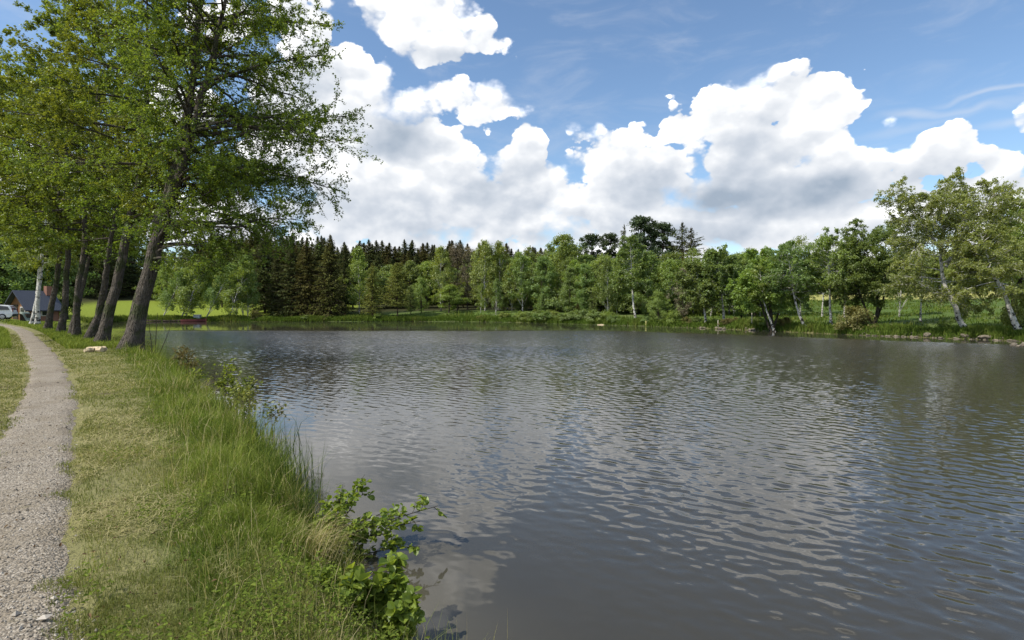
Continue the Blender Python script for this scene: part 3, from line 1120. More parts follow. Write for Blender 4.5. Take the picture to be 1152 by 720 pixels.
branch_tree('alder_tree', 16, [[(80, 379), (86, 345), (91, 318), (95, 290), (99, 255), (104, 210)]], 32, 0.16,
            'alder_bark', 'alder_leaf', 'thin pale leaning alder stem squeezed between the third and fourth trunks', 'tree', ALD,
            n_limb=14, limb_len=2.4, t0=0.6, n_leaf=9, leaf=0.10)
branch_tree('alder_tree', 17, [[(99, 383), (108, 362), (114, 340), (122, 315), (130, 280), (139, 235), (146, 190)]], 27, 0.19,
            'alder_bark', 'alder_leaf', 'slim alder with sunlit yellow bark curving up behind the second trunk', 'tree', ALD,
            n_limb=18, limb_len=2.6, t0=0.5, n_leaf=9, leaf=0.095)
BP = 'white birches by the cabin'
branch_tree('birch_tree', 18, [[(42, 363), (44, 335), (47, 305), (50, 275), (52, 240), (52, 200)]], 50, 0.18, 'birch_bark', 'birch_leaf',
            'straight white birch, brighter of the pair in front of the cabin roof', 'tree', BP, n_limb=26, limb_len=2.8, t0=0.42, n_leaf=8, leaf=0.14, weep=0.05)
branch_tree('birch_tree', 19, [[(35, 363), (40, 335), (42, 305), (43, 280), (42, 240), (40, 205)]], 51, 0.15, 'birch_bark', 'birch_leaf',
            'slimmer greyer birch on the left of the pair in front of the cabin', 'tree', BP, n_limb=26, limb_len=2.8, t0=0.45, n_leaf=8, leaf=0.14, weep=0.05)

# ------------------------------------------------------------------ trees of the right-hand shore, built one by one
RB = 'birches on the right shore'
branch_tree('birch_tree', 21, [[(1091, 378), (1083, 360), (1074, 345), (1067, 322), (1062, 290), (1064, 258), (1071, 228), (1076, 204)],
                               [(1064, 300), (1080, 272), (1098, 250), (1108, 228), (1112, 214)],
                               [(1064, 285), (1044, 262), (1030, 244), (1022, 230)]], 38, 0.17, 'birch_bark', 'birch_leaf',
            'tallest birch on the right shore, mottled leaning trunk and wide airy crown', 'tree', RB,
            n_limb=84, limb_len=2.7, t0=0.24, el=(0.0, 0.9), n_sub=11, n_twig=6, n_leaf=12, leaf=0.105, sub_len=0.52, twig_len=0.50, weep=0.07, depth=0.8, prof=[(0, 1.1), (0.3, 1.15), (0.7, 0.85), (1, 0.4)], cvm=0.6)
branch_tree('birch_tree', 22, [[(1152, 386), (1141, 367), (1131, 347), (1122, 325), (1113, 310), (1104, 288), (1098, 262)]], 35.5, 0.17, 'birch_bark', 'birch_leaf',
            'bright white birch trunk leaning far out to the left, at the photo edge', 'tree', RB,
            n_limb=40, limb_len=2.2, t0=0.42, el=(-0.05, 0.7), n_sub=10, n_twig=6, n_leaf=12, leaf=0.10, sub_len=0.52, twig_len=0.50, weep=0.07, cvm=0.6)
branch_tree('broadleaf_tree', 23, [[(1140, 372), (1143, 350), (1140, 330), (1136, 300), (1140, 262), (1146, 232)], [(1140, 330), (1156, 300), (1165, 260), (1168, 228)]], 43, 0.20, 'dark_bark', 'bright_leaf',
            'tree with crooked dark trunk behind the leaning white birch', 'tree', None,
            n_limb=70, limb_len=2.6, t0=0.30, el=(0.0, 0.8), n_sub=10, n_twig=6, n_leaf=11, leaf=0.115, sub_len=0.52, twig_len=0.50, weep=0.03, cvm=0.6)
branch_tree('birch_tree', 24, [[(936, 372), (934, 345), (932, 312), (931, 285), (930, 262)]], 46, 0.11, 'birch_bark', 'birch_leaf',
            'slender upright birch with white trunk in front of the pale hay strip', 'tree', RB,
            n_limb=42, limb_len=1.9, t0=0.42, n_sub=9, n_twig=5, n_leaf=10, leaf=0.115, sub_len=0.52, twig_len=0.50, weep=0.06)
branch_tree('birch_tree', 25, [[(907, 374), (899, 353), (891, 325), (886, 300), (882, 278)]], 47, 0.11, 'birch_bark', 'mid_leaf',
            'thin birch leaning left from the waterline, left of the hay strip', 'tree', RB,
            n_limb=42, limb_len=2.0, t0=0.42, n_sub=9, n_twig=5, n_leaf=11, leaf=0.115, sub_len=0.52, twig_len=0.50, weep=0.05)
branch_tree('birch_tree', 26, [[(981, 371), (984, 345), (980, 310), (974, 280), (970, 256)], [(983, 368), (992, 338), (998, 300), (1000, 270), (998, 254)], [(982, 369), (973, 345), (962, 315), (956, 290)]], 45, 0.13, 'dark_bark', 'mid_leaf',
            'clump of several dark stems under one broad crown beside the brown shore bush', 'tree', RB,
            n_limb=84, limb_len=2.3, t0=0.42, n_sub=10, n_twig=6, n_leaf=11, leaf=0.115, sub_len=0.52, twig_len=0.50, weep=0.04)
branch_tree('alder_tree', 27, [[(868, 372), (868, 350), (864, 325), (858, 300), (852, 285)], [(870, 371), (877, 348), (884, 322), (888, 300)], [(866, 371), (860, 350), (852, 328), (846, 310)]], 49, 0.14, 'dark_bark', 'bright_leaf',
            'three dark stems spreading from one stool with bright foliage, right of the small shore stones', 'tree', None,
            n_limb=70, limb_len=2.3, t0=0.42, n_sub=10, n_twig=5, n_leaf=9, leaf=0.16, weep=0.0)
branch_tree('birch_tree', 28, [[(873, 372), (866, 358), (860, 342), (856, 320), (854, 300)]], 48.2, 0.09, 'birch_bark', 'birch_leaf',
            'short pale birch stem bending left in front of the three dark stems', 'tree', RB,
            n_limb=18, limb_len=1.4, t0=0.5, n_sub=6, n_leaf=6, leaf=0.13, weep=0.04)
branch_tree('birch_tree', 29, [[(716, 364), (713, 345), (711, 320), (710, 295), (709, 270)]], 66, 0.13, 'birch_bark', 'mid_leaf',
            'tall white birch stem curving at its foot beside the yellowish post', 'tree', None,
            n_limb=40, limb_len=2.5, t0=0.40, n_sub=9, n_leaf=9, leaf=0.20, weep=0.05)
branch_tree('birch_tree', 30, [[(794, 366), (793, 350), (789, 335), (785, 315), (782, 300)]], 57, 0.11, 'birch_bark', 'mid_leaf',
            'young birch with bright curved white stem among the small pale shore stones', 'tree', None,
            n_limb=40, limb_len=2.2, t0=0.36, n_sub=9, n_leaf=9, leaf=0.19, weep=0.04)
branch_tree('birch_tree', 31, [[(815, 366), (814, 350), (812, 330), (809, 305), (806, 284)]], 56, 0.12, 'birch_bark', 'mid_leaf',
            'birch with straight white stem standing right behind the pale shore stones', 'tree', None,
            n_limb=44, limb_len=2.4, t0=0.34, n_sub=9, n_leaf=9, leaf=0.19, weep=0.04)

# ------------------------------------------------------------------ tree kinds for the far shore and the forest (one unit = 10 m tall)
def proto_deciduous(name, seed, bark, leafm, h=10.0, rw=2.6, base=0.18, clumps=70, leaves=90, leaf=0.22, droop=0.0, spread=0.55, trunk_r=0.14, stems=1, cvs=0.16, shape=(0.45, 0.9), lobe=1.0):
    rng = np.random.default_rng(seed)
    wood = Wood()
    K = 14
    tops = []
    for k in range(stems):
        a = rng.uniform(0, 6.28)
        off = (0.9 if stems > 1 else 0.25) * rng.uniform(0.5, 1.1)
        pts = np.array([[0, 0, -0.15], [math.cos(a) * off * 0.35, math.sin(a) * off * 0.35, h * 0.3], [math.cos(a) * off * 0.8, math.sin(a) * off * 0.8, h * 0.62], [math.cos(a) * off, math.sin(a) * off, h * 0.96]])
        c = resample(pts, K)
        c[1:, :2] += rng.normal(0, 0.05, (K - 1, 2)).cumsum(0) * 0.6
        r = trunk_r * (1 - 0.93 * np.linspace(0, 1, K)) * (1 + 0.5 * np.exp(-np.linspace(0, 1, K) * 20))
        wood.add(c[None], r[None], 8)
        tops.append(c)
    # clump centres in an uneven crown
    u = rng.random(clumps) ** 0.85
    zc = h * (base + (0.97 - base) * u)
    prof = np.interp(u, [0, 0.15, shape[0], shape[1], 1], [0.55, 0.85, 1.0, 0.42, 0.12])
    az = rng.uniform(0, 2 * math.pi, clumps)
    lob = 1 + lobe * (0.28 * np.sin(az * 2 + u * 7 + seed) + 0.18 * np.sin(az * 5 + u * 13))
    rr = rw * prof * lob * np.sqrt(rng.uniform(0.12, 1, clumps))
    tr = tops[0]
    ti = np.clip((zc / (h * 0.96) * (K - 1)).astype(int), 0, K - 1)
    c0 = np.array([tops[rng.integers(0, stems)][i] for i in ti])
    cen = np.stack([c0[:, 0] + rr * np.cos(az), c0[:, 1] + rr * np.sin(az), zc], 1)
    # limbs reach to the clumps
    lim = np.arange(0, clumps, 2)
    si = np.clip(ti[lim] - rng.integers(1, 4, len(lim)), 1, K - 1)
    s0 = np.array([tr[i] for i in si])
    t = np.linspace(0, 1, 5)[None, :, None]
    cur = s0[:, None] * (1 - t) + cen[lim][:, None] * t
    cur[:, :, 2] += (np.sin(np.linspace(0, math.pi, 5)) * 0.25)[None]
    wood.add(cur, np.linspace(0.035, 0.010, 5)[None].repeat(len(lim), 0) * (trunk_r / 0.14), 4)
    n = clumps * leaves
    i = np.repeat(np.arange(clumps), leaves)
    csz = spread * rng.uniform(0.55, 1.25, clumps)
    off = rng.normal(0, 1, (n, 3))
    off = norm(off) * (rng.random((n, 1)) ** 0.55) * csz[i][:, None] * np.array([1.15, 1.15, 0.75])
    if droop:
        off[:, 2] -= droop * rng.random(n) ** 1.5 * csz[i] * 2.2
        off[:, :2] *= 1 - 0.3 * droop
    pos = cen[i] + off
    pos[:, 2] = np.maximum(pos[:, 2], h * base * 0.45)
    outw = norm(pos - np.array([0, 0, h * 0.5])) * np.array([1, 1, 0.6])
    nrm = outw * 0.65 + np.array([0, 0, 0.35]) + rng.normal(0, 0.6, (n, 3))
    cl = np.clip(0.5 + rng.normal(0, cvs, clumps)[i] + rng.normal(0, 0.15, n), 0, 1)
    V, Q, cv = leaf_quads(rng, pos, nrm, leaf * rng.uniform(0.55, 1.35, n), 0.75, 0.12, None, cl)
    return dict(name=name, h=h, trunk=wood.mesh('trunk', MATS[bark]), crown=mesh_data('crown', V, [Q], MATS[leafm], dict(cv=cv)))


def proto_conifer(name, seed, leafm, h=10.0, rw=1.9, base=0.06, whorls=38, per=11, faces=16, droop=0.35, leaf=0.26, trunk_r=0.13, ragged=0.25, top_pow=1.05):
    rng = np.random.default_rng(seed)
    wood = Wood()
    K = 10
    c = np.zeros((K, 3)); c[:, 2] = np.linspace(-0.15, h, K); c[1:-1, :2] = rng.normal(0, 0.03, (K - 2, 2))
    wood.add(c[None], (trunk_r * (1 - 0.96 * np.linspace(0, 1, K)))[None], 7)
    n = whorls * per
    u = (np.repeat(np.arange(whorls), per) + rng.random(n) * 0.9) / whorls
    z = h * (base + (0.985 - base) * u)
    L = rw * (1 - u) ** top_pow * (1 + rng.normal(0, ragged, n)) * np.clip(0.72 + u * 3, 0, 1) + 0.05
    az = rng.uniform(0, 2 * math.pi, n)
    L = np.clip(L, 0.06, None)
    up = np.interp(u, [0, 0.6, 1], [-droop, -droop * 0.3, 0.7])
    d0 = np.stack([np.cos(az), np.sin(az), up], 1)
    d0 = norm(d0)
    st = np.stack([np.zeros(n), np.zeros(n), z], 1)
    BP_ = shoot(rng, st, d0, L, 5, 0.05, -0.06, 0.22)
    wood.add(BP_, np.linspace(0.028, 0.006, 5)[None].repeat(n, 0), 3)
    m = n * faces
    i = np.repeat(np.arange(n), faces)
    t = rng.uniform(0.12, 1.0, m)
    pos, tan = at_t(BP_, i, t)
    lat = np.cross(tan, np.array([0, 0, 1.0]))
    wdt = L[i] * 0.26 * (1.1 - t * 0.7)
    k = rng.uniform(-1, 1, m)
    pos = pos + norm(lat) * (k * wdt)[:, None]
    pos[:, 2] -= np.abs(rng.normal(0, 0.10, m)) + 0.08 * np.abs(k)
    nrm = np.array([0, 0, 0.8]) + rng.normal(0, 0.45, (m, 3)) + tan * 0.2
    dirn = tan + norm(lat) * (k * 0.9)[:, None] + np.array([0, 0, -0.25])
    cl = np.clip(0.45 + rng.normal(0, 0.15, n)[i] + rng.normal(0, 0.15, m), 0, 1)
    V, Q, cv = leaf_quads(rng, pos, nrm, leaf * rng.uniform(0.6, 1.5, m) * np.clip(L[i] / 0.9, 0.4, 1.0), 0.42, 0.06, dirn, cl)
    return dict(name=name, h=h, trunk=wood.mesh('trunk', MATS['conifer_bark']), crown=mesh_data('crown', V, [Q], MATS[leafm], dict(cv=cv)))


def proto_shrub(name, seed, leafm, h=2.0, rw=1.6, clumps=34, leaves=80, leaf=0.14, spread=0.45):
    rng = np.random.default_rng(seed)
    wood = Wood()
    n = 14
    az = rng.uniform(0, 6.28, n); e = rng.uniform(0.5, 1.4, n)
    d = np.stack([np.cos(az) * np.cos(e), np.sin(az) * np.cos(e), np.sin(e)], 1)
    wood.add(shoot(rng, np.zeros((n, 3)) + rng.normal(0, 0.1, (n, 3)) * np.array([1, 1, 0]) - np.array([0, 0, 0.06]), d, np.full(n, h * 0.85), 6, 0.1, 0.0), np.linspace(0.03, 0.008, 6)[None].repeat(n, 0), 5)
    a = rng.uniform(0, 6.28, clumps); u = rng.random(clumps)
    rr = rw * np.sqrt(1 - (u * 0.9) ** 2) * np.sqrt(rng.uniform(0.1, 1, clumps)) * (1 + 0.25 * np.sin(3 * a + seed))
    cen = np.stack([rr * np.cos(a), rr * np.sin(a), h * (0.08 + 0.84 * u)], 1)
    i = np.repeat(np.arange(clumps), leaves)
    m = len(i)
    off = norm(rng.normal(0, 1, (m, 3))) * rng.random((m, 1)) ** 0.5 * spread * np.array([1, 1, 0.75])
    pos = cen[i] + off
    pos[:, 2] = np.maximum(pos[:, 2], 0.03)
    nrm = norm(pos) * 0.7 + np.array([0, 0, 0.4]) + rng.normal(0, 0.6, (m, 3))
    cl = np.clip(0.5 + rng.normal(0, 0.16, clumps)[i] + rng.normal(0, 0.15, m), 0, 1)
    V, Q, cv = leaf_quads(rng, pos, nrm, leaf * rng.uniform(0.6, 1.4, m), 0.75, 0.12, None, cl)
    return dict(name=name, h=h, trunk=wood.mesh('stems', MATS['shrub_bark']), crown=mesh_data('foliage', V, [Q], MATS[leafm], dict(cv=cv)), parts=('stems', 'foliage'))


PROTO = dict(
    birchA=proto_deciduous('birch_tree', 101, 'birch_bark', 'birch_leaf', rw=2.3, base=0.16, clumps=80, leaves=85, leaf=0.20, droop=0.5, spread=0.62, trunk_r=0.10),
    birchB=proto_deciduous('birch_tree', 102, 'birch_bark', 'mid_leaf', rw=2.0, base=0.20, clumps=70, leaves=85, leaf=0.19, droop=0.55, spread=0.60, trunk_r=0.09),
    birchC=proto_deciduous('birch_tree', 103, 'birch_bark', 'bright_leaf', rw=2.1, base=0.14, clumps=72, leaves=85, leaf=0.20, droop=0.4, spread=0.62, trunk_r=0.10),
    airy=proto_deciduous('birch_tree', 104, 'birch_bark', 'birch_leaf', rw=2.4, base=0.26, clumps=60, leaves=70, leaf=0.14, droop=0.3, spread=0.55, trunk_r=0.10),
    broadA=proto_deciduous('broadleaf_tree', 105, 'dark_bark', 'mid_leaf', rw=3.2, base=0.10, clumps=110, leaves=85, leaf=0.23, spread=0.75, trunk_r=0.16, shape=(0.4, 0.88)),
    broadB=proto_deciduous('broadleaf_tree', 106, 'dark_bark', 'bright_leaf', rw=3.3, base=0.08, clumps=110, leaves=85, leaf=0.23, spread=0.75, trunk_r=0.16, shape=(0.5, 0.9)),
    broadC=proto_deciduous('broadleaf_tree', 107, 'dark_bark', 'mid_leaf', rw=2.6, base=0.06, clumps=110, leaves=80, leaf=0.23, spread=0.70, trunk_r=0.13, stems=3),
    willow=proto_deciduous('willow_tree', 108, 'dark_bark', 'birch_leaf', rw=3.4, base=0.05, clumps=120, leaves=80, leaf=0.20, droop=0.3, spread=0.72, trunk_r=0.14, stems=2),
    bare=proto_deciduous('budding_tree', 109, 'dark_bark', 'bare_twig', rw=2.2, base=0.15, clumps=90, leaves=46, leaf=0.17, spread=0.6, trunk_r=0.12),
    pine=proto_deciduous('pine_tree', 110, 'conifer_bark', 'pine_needle', rw=2.4, base=0.10, clumps=76, leaves=150, leaf=0.21, spread=0.62, trunk_r=0.17, shape=(0.4, 0.93), lobe=1.7),
    larch=proto_conifer('larch_tree', 111, 'larch_needle', rw=2.0, base=0.10, whorls=30, per=10, faces=18, droop=0.15, leaf=0.24, top_pow=0.7),
    larchB=proto_conifer('larch_tree', 118, 'larch_needle', rw=3.3, base=0.22, whorls=26, per=11, faces=24, droop=0.0, leaf=0.26, top_pow=0.62),
    spruceA=proto_conifer('spruce_tree', 112, 'spruce_needle', rw=2.3, per=13, top_pow=0.85),
    spruceB=proto_conifer('spruce_tree', 113, 'spruce_needle', rw=1.45, droop=0.45, ragged=0.3),
    spruceC=proto_conifer('spruce_tree', 114, 'olive_needle', rw=2.3, droop=0.5, per=13, ragged=0.26, top_pow=0.85),
    spruceS=proto_conifer('spruce_tree', 115, 'spruce_needle', rw=2.3, whorls=26, per=9, faces=18, ragged=0.4, top_pow=0.8),
    shrubA=proto_shrub('shrub', 121, 'bright_leaf'),
    shrubB=proto_shrub('shrub', 122, 'mid_leaf', h=1.6),
    shrubC=proto_shrub('shrub', 123, 'brown_leaf', h=1.8, rw=1.3),
    shrubD=proto_shrub('shrub', 124, 'yellow_leaf', h=2.0, rw=1.5),
)
_turn = random.Random(5)


def plant(kind, px, Y, top_py, label, cat='tree', group=None, wide=1.0, lean=0.0, base_z=None, name=None):
    p = PROTO[kind]
    d = ray(px, HORIZON) * Y
    x = d[0]
    gz = hz(x, Y) if base_z is None else base_z
    ztop = P(px, top_py, Y)[2]
    s = max((ztop - gz) / p['h'], 0.05)
    root = empty(name or p['name'], (x, Y, gz - 0.03))
    root.scale = (s * wide, s * wide, s)
    root.rotation_euler = (0, lean, _turn.uniform(0, 6.28) if not lean else 0)
    tag(root, label, cat, group)
    pn = p.get('parts', ('trunk', 'crown'))
    obj(pn[0], p['trunk'], root)
    obj(pn[1], p['crown'], root)
    return root


def shore_y(px):
    """distance of the far water line seen in column px"""
    r = ray(px, HORIZON)[0]
    ys = np.linspace(26, 100, 1500)
    ins = inside(ys * r, ys, SHORE_F)
    k = np.where(ins)[0]
    return float(ys[k[-1]]) if len(k) else 60.0


def row(kinds, px0, px1, n, back, top, label, cat, group, jit=1.0, wide=1.0, seed=0, topj=5, yfix=None):
    """a rank of look-alike forest trees"""
    rng = random.Random(seed)
    for k in range(n):
        px = px0 + (px1 - px0) * (k + 0.5 + rng.uniform(-0.4, 0.4)) / n
        Y = (yfix if yfix else shore_y(min(max(px, 170), 1140))) + back + rng.uniform(-3, 3) * jit
        tp = (np.interp(px, [a for a, _ in top], [b for _, b in top]) if isinstance(top, list) else top) + rng.uniform(-topj, topj)
        plant(rng.choice(kinds), px, Y, tp, label, cat, group, wide * rng.uniform(0.85, 1.2))


# --- forest behind the pond, rear to front
row(['spruceA', 'spruceC', 'spruceA'], 230, 700, 95, 46, [(230, 262), (320, 262), (400, 274), (500, 273), (600, 280), (700, 285)],
    'tall dark spruce in the dense even row along the forest skyline', 'spruce', 'spruces on the skyline', wide=1.35, seed=1, topj=6)
row(['spruceA', 'spruceC'], 215, 690, 55, 34, [(215, 275), (320, 272), (400, 284), (500, 282), (690, 292)],
    'dark spruce inside the forest just below the skyline row', 'spruce', 'spruces inside the forest', seed=2, topj=7, wide=1.4)
row(['broadA', 'broadC', 'birchB'], 530, 830, 20, 26, [(530, 284), (640, 278), (700, 288), (830, 290)],
    'mid green tree packed inside the wood behind the far shore', 'tree', 'trees inside the far wood', seed=3, topj=6, wide=1.25)
row(['broadA', 'broadC', 'spruceA'], 100, 330, 20, 40, [(100, 262), (200, 280), (330, 290)],
    'dark tree in the wood behind the sunlit far lawn', 'tree', 'wood behind the far lawn', seed=4, topj=8)
row(['broadA', 'broadC', 'pine', 'spruceA'], -60, 150, 24, 0, [(-60, 226), (60, 240), (150, 262)],
    'dark tree in the shady wood behind the cabin', 'tree', 'wood behind the cabin', seed=5, topj=10, yfix=112, jit=2, wide=1.3)
row(['broadA', 'broadC'], -80, 78, 13, 0, [(-80, 250), (60, 275), (78, 290)],
    'dark tree standing close behind the cabin', 'tree', 'trees close behind the cabin', seed=6, topj=10, yfix=76, jit=1)
row(['broadA', 'broadB', 'birchC', 'willow'], 800, 1200, 30, 62, [(800, 288), (900, 292), (1000, 288), (1200, 284)],
    'green tree in the hedge line along the top of the meadow', 'tree', 'hedge trees above the meadow', seed=7, topj=7, wide=1.5)
row(['broadA', 'broadB', 'spruceA'], 800, 1260, 26, 76, [(800, 286), (900, 290), (1000, 288), (1260, 280)],
    'tree on the rise behind the meadow hedge line', 'tree', 'trees behind the meadow hedge', seed=8, topj=6, wide=1.5)
row(['broadC', 'shrubB'], 560, 770, 14, 9, [(560, 330), (770, 330)],
    'low leafy undergrowth tree at the foot of the far wood', 'tree', 'undergrowth trees of the far wood', seed=9, topj=8)

row(['birchA', 'birchB', 'broadA', 'birchC', 'willow'], 560, 880, 34, 14, [(560, 296), (640, 290), (720, 296), (800, 292), (880, 296)],
    'soft green tree in the close stand along the middle of the far shore', 'tree', 'close stand of the far shore', seed=31, topj=8, wide=1.25)
row(['broadA', 'broadB', 'willow'], 395, 560, 12, 20, [(395, 300), (560, 300)],
    'rounded tree between the spruce wood and the embankment', 'tree', 'trees above the embankment', seed=32, topj=9, wide=1.2)
row(['broadB', 'willow', 'birchC'], 165, 300, 12, 26, [(165, 296), (300, 300)],
    'light green tree behind the leaning birches of the far lawn', 'tree', 'light trees behind the lawn birches', seed=33, topj=9, wide=1.2)
# --- left: the sunlit lawn with leaning birches, then the big spruces
LB = 'leaning birches on the far lawn'
for (px, top, kind, lab, ln) in [
        (182, 296, 'birchB', 'leaning pale birch nearest the alder row on the far lawn', 0.42),
        (203, 288, 'birchB', 'left stem of the crossing birch pair left of the red boat', 0.40),
        (208, 284, 'birchC', 'right stem of the crossing birch pair left of the red boat', 0.34),
        (231, 288, 'birchB', 'leaning birch just right of the white box on the far lawn', 0.45),
        (257, 290, 'birchC', 'yellowish leaning birch at the right end of the far lawn', 0.36)]:
    plant(kind, px, shore_y(px) + 1.2, top, lab, 'birch', LB, 1.1, ln)
for (px, top, lab) in [(266, 286, 'left trunk of three upright pale birches at the lawn edge'), (273, 280, 'middle trunk of three upright pale birches at the lawn edge'),
                       (279, 284, 'right trunk of three upright pale birches at the lawn edge')]:
    plant('birchB', px, shore_y(px) + 3.5, top, lab, 'birch', 'upright birches at the lawn edge', 0.9)
plant('broadB', 188, 104, 300, 'light green round tree behind the leaning lawn birches', wide=0.95)
plant('birchC', 225, 106, 292, 'light yellow green tree filling the gap right of the nearest alder')
plant('willow', 250, 100, 306, 'broad pale tree behind the right end of the lawn')
plant('broadB', 205, 98, 322, 'low bright bushy tree at the back of the lawn')
plant('shrubC', 288, shore_y(288) + 1.2, 349, 'olive brown waterside bush below the upright birches', 'bush', None, 1.0)
SP = 'big spruces at the water'
plant('spruceA', 298, 92, 258, 'dark spruce behind the alder branch tips', 'spruce', SP, 1.15)
plant('spruceB', 312, 88, 268, 'narrow dark spruce beside the alder branch tips', 'spruce', SP, 1.15)
plant('spruceA', 328, 87.5, 272, 'black green spruce with branches down to the water', 'spruce', SP, 1.15)
plant('spruceC', 346, 87, 265, 'olive brown spruce, left of the two big ones', 'spruce', SP, 1.1)
plant('spruceC', 372, 86.5, 262, 'olive brown spruce, right and taller of the two big ones', 'spruce', SP, 1.15)
plant('spruceA', 358, 92, 264, 'dark spruce top between the two olive brown ones', 'spruce', SP, 1.15)
plant('spruceB', 388, 91, 276, 'dark spruce on the right flank of the olive brown pair', 'spruce', SP, 1.15)
plant('shrubB', 344, shore_y(344) + 0.8, 354, 'small bush at the waterline under the olive spruces', 'bush', None, 1.2)
plant('birchC', 404, 91, 277, 'tall light green birch right of the big spruces', wide=1.0)
plant('larch', 419, shore_y(419) + 2.0, 294, 'narrow yellow green larch with drooping tiers', 'larch', None, 1.1)
plant('larchB', 447, shore_y(447) + 1.6, 294, 'broad yellow green larch with bare pale trunk', 'larch', None, 1.0)
plant('broadA', 462, 88.5, 322, 'dark green low tree right of the broad larch', wide=0.8)
plant('willow', 474, 90, 310, 'pale yellowish willow behind the low dark tree', 'willow', None, 0.7)
plant('broadB', 505, 88, 320, 'wide round bushy tree on the embankment', wide=1.75)
plant('birchA', 496, 92, 276, 'pale green birch above the round bushy tree')
plant('bare', 515, 94, 272, 'brownish barely leafing tree, left of the budding two', 'tree', None, 0.9)
plant('bare', 526, 95, 276, 'brownish barely leafing tree, right of the budding two', 'tree', None, 0.9)
plant('birchA', 546, 89, 269, 'tall pale birch right of the brownish trees')
plant('birchC', 563, 90, 270, 'light green birch with pointed top', wide=0.95)
plant('birchC', 541, 86.5, 318, 'short yellow stemmed birch on the embankment', wide=0.9)
plant('birchB', 558, 84.5, 312, 'slim birch with white foot at the embankment edge', wide=0.9)
plant('birchB', 588, 86, 282, 'grey green birch with three white feet at the water', wide=1.2)
plant('birchA', 576, 88, 296, 'soft green birch in front of the wood', wide=1.1)
plant('broadC', 612, 84, 288, 'grey green rounded tree leaning over the water', wide=0.9)
plant('broadB', 634, 92, 264, 'big bright green oak-like crown on the skyline', wide=0.95)
plant('broadC', 640, 80, 300, 'dark leafy tree in the middle of the far shore', wide=0.9)
plant('pine', 664, 100, 261, 'small dark round pine on the skyline', 'pine', None, 0.9)
plant('pine', 686, 97, 260, 'dark pine left of the thin ragged spruce', 'pine', None, 0.85)
plant('spruceS', 702, 95, 250, 'thin ragged spruce rising beside the biggest pine', 'spruce', None, 0.75)
plant('pine', 722, 93, 241, 'biggest black green pine, highest on the skyline', 'pine', None, 1.0)
plant('pine', 744, 95, 248, 'second dark pine joined to the biggest one', 'pine', None, 0.95)
plant('spruceB', 736, 99, 247, 'pale tipped conifer behind the biggest pine', 'spruce', None, 1.0)
plant('spruceS', 767, 92, 248, 'ragged spruce with drooping limbs right of the pines', 'spruce', None, 1.3)
plant('spruceS', 777, 90, 254, 'spruce with long level limbs at the right of the conifer group', 'spruce', None, 1.4)
plant('spruceC', 768, 84, 282, 'reddish brown spruce under the ragged conifers', 'spruce', None, 0.8)
plant('broadC', 660, 78, 296, 'mid green tree under the small round pine', wide=0.85)
plant('birchB', 684, 74, 288, 'narrow birch left of the curved white stem', wide=1.0)
plant('birchC', 694, 76, 286, 'light green narrow birch below the thin ragged spruce', wide=0.9)
plant('birchB', 733, 72, 281, 'wide soft crowned birch below the biggest pine', wide=1.5)
plant('birchA', 752, 70, 290, 'greyish birch right of the soft crowned one', wide=1.1)
plant('spruceC', 650, 74.5, 340, 'small dark conifer shrub by the pale driftwood', 'spruce', None, 1.6)
plant('willow', 741, shore_y(741) + 1.2, 326, 'bright green waterside bush with grey twin trunk', 'bush', None, 1.2)
plant('bare', 769, shore_y(769) + 2.0, 300, 'grey twiggy tree with thick pale trunk at the shore', wide=0.85)
plant('birchB', 800, 66, 277, 'tall birch with white stretch of stem above the shore stones', wide=1.2)
plant('airy', 780, 70, 278, 'thin crowned birch beside the reddish spruce', wide=1.1)
plant('birchB', 826, 64, 284, 'green birch above the orange shore stones', wide=1.2)
plant('airy', 840, 66, 277, 'airy birch with see-through top left of the three dark stems', wide=1.1)
plant('birchC', 855, 62, 290, 'bright yellowish green tree behind the three dark stems', wide=1.1)
plant('broadC', 834, 58.5, 318, 'dark bushy tree with black stems behind the orange stones', wide=0.85)
plant('airy', 900, 60, 263, 'nearly bare pale topped tree behind the left-leaning birch', wide=1.1)
plant('airy', 925, 58, 270, 'thin airy birch left of the slender upright one', wide=1.0)
plant('airy', 950, 54, 264, 'airy tree right of the slender upright birch', wide=1.0)
plant('birchB', 1012, 52, 272, 'green birch between the many-stemmed clump and the tallest birch', wide=0.9)
plant('airy', 1036, 46, 238, 'airy birch on the left flank of the tallest birch', wide=0.8)
plant('birchA', 1160, 50, 250, 'pale birch beyond the crooked dark trunk', wide=1.0)
# shrubs on the right-hand bank
plant('shrubC', 961, shore_y(961) + 0.9, 344, 'brownish twiggy bush at the water left of the many-stemmed clump', 'bush', None, 0.95)
plant('shrubD', 1150, 39, 334, 'golden brown bush behind the foot of the leaning white birch', 'bush', None, 0.7)
plant('shrubA', 1064, 40.5, 360, 'low flat green bush left of the tallest birch foot', 'bush', None, 1.1)
plant('shrubA', 758, shore_y(758) + 1.3, 348, 'small bright bush right of the grey twin trunk', 'bush', None, 0.9)
plant('shrubB', 690, shore_y(690) + 0.8, 354, 'low dark shore bush left of the curved white stem', 'bush', None, 1.0)
plant('shrubA', 425, shore_y(425) + 0.9, 352, 'bright green bush hugging the foot of the narrow larch', 'bush', None, 1.1)
plant('shrubD', 541, shore_y(541) + 0.8, 354, 'yellow green bush at the foot of the embankment', 'bush', None, 1.2)
plant('shrubA', 520, shore_y(520) + 0.5, 358, 'flat tuft-like bush overhanging the water below the round tree', 'bush', None, 1.3)
plant('shrubB', 612, shore_y(612) + 0.8, 350, 'dark shrub over the water right of the three white feet', 'bush', None, 1.4)
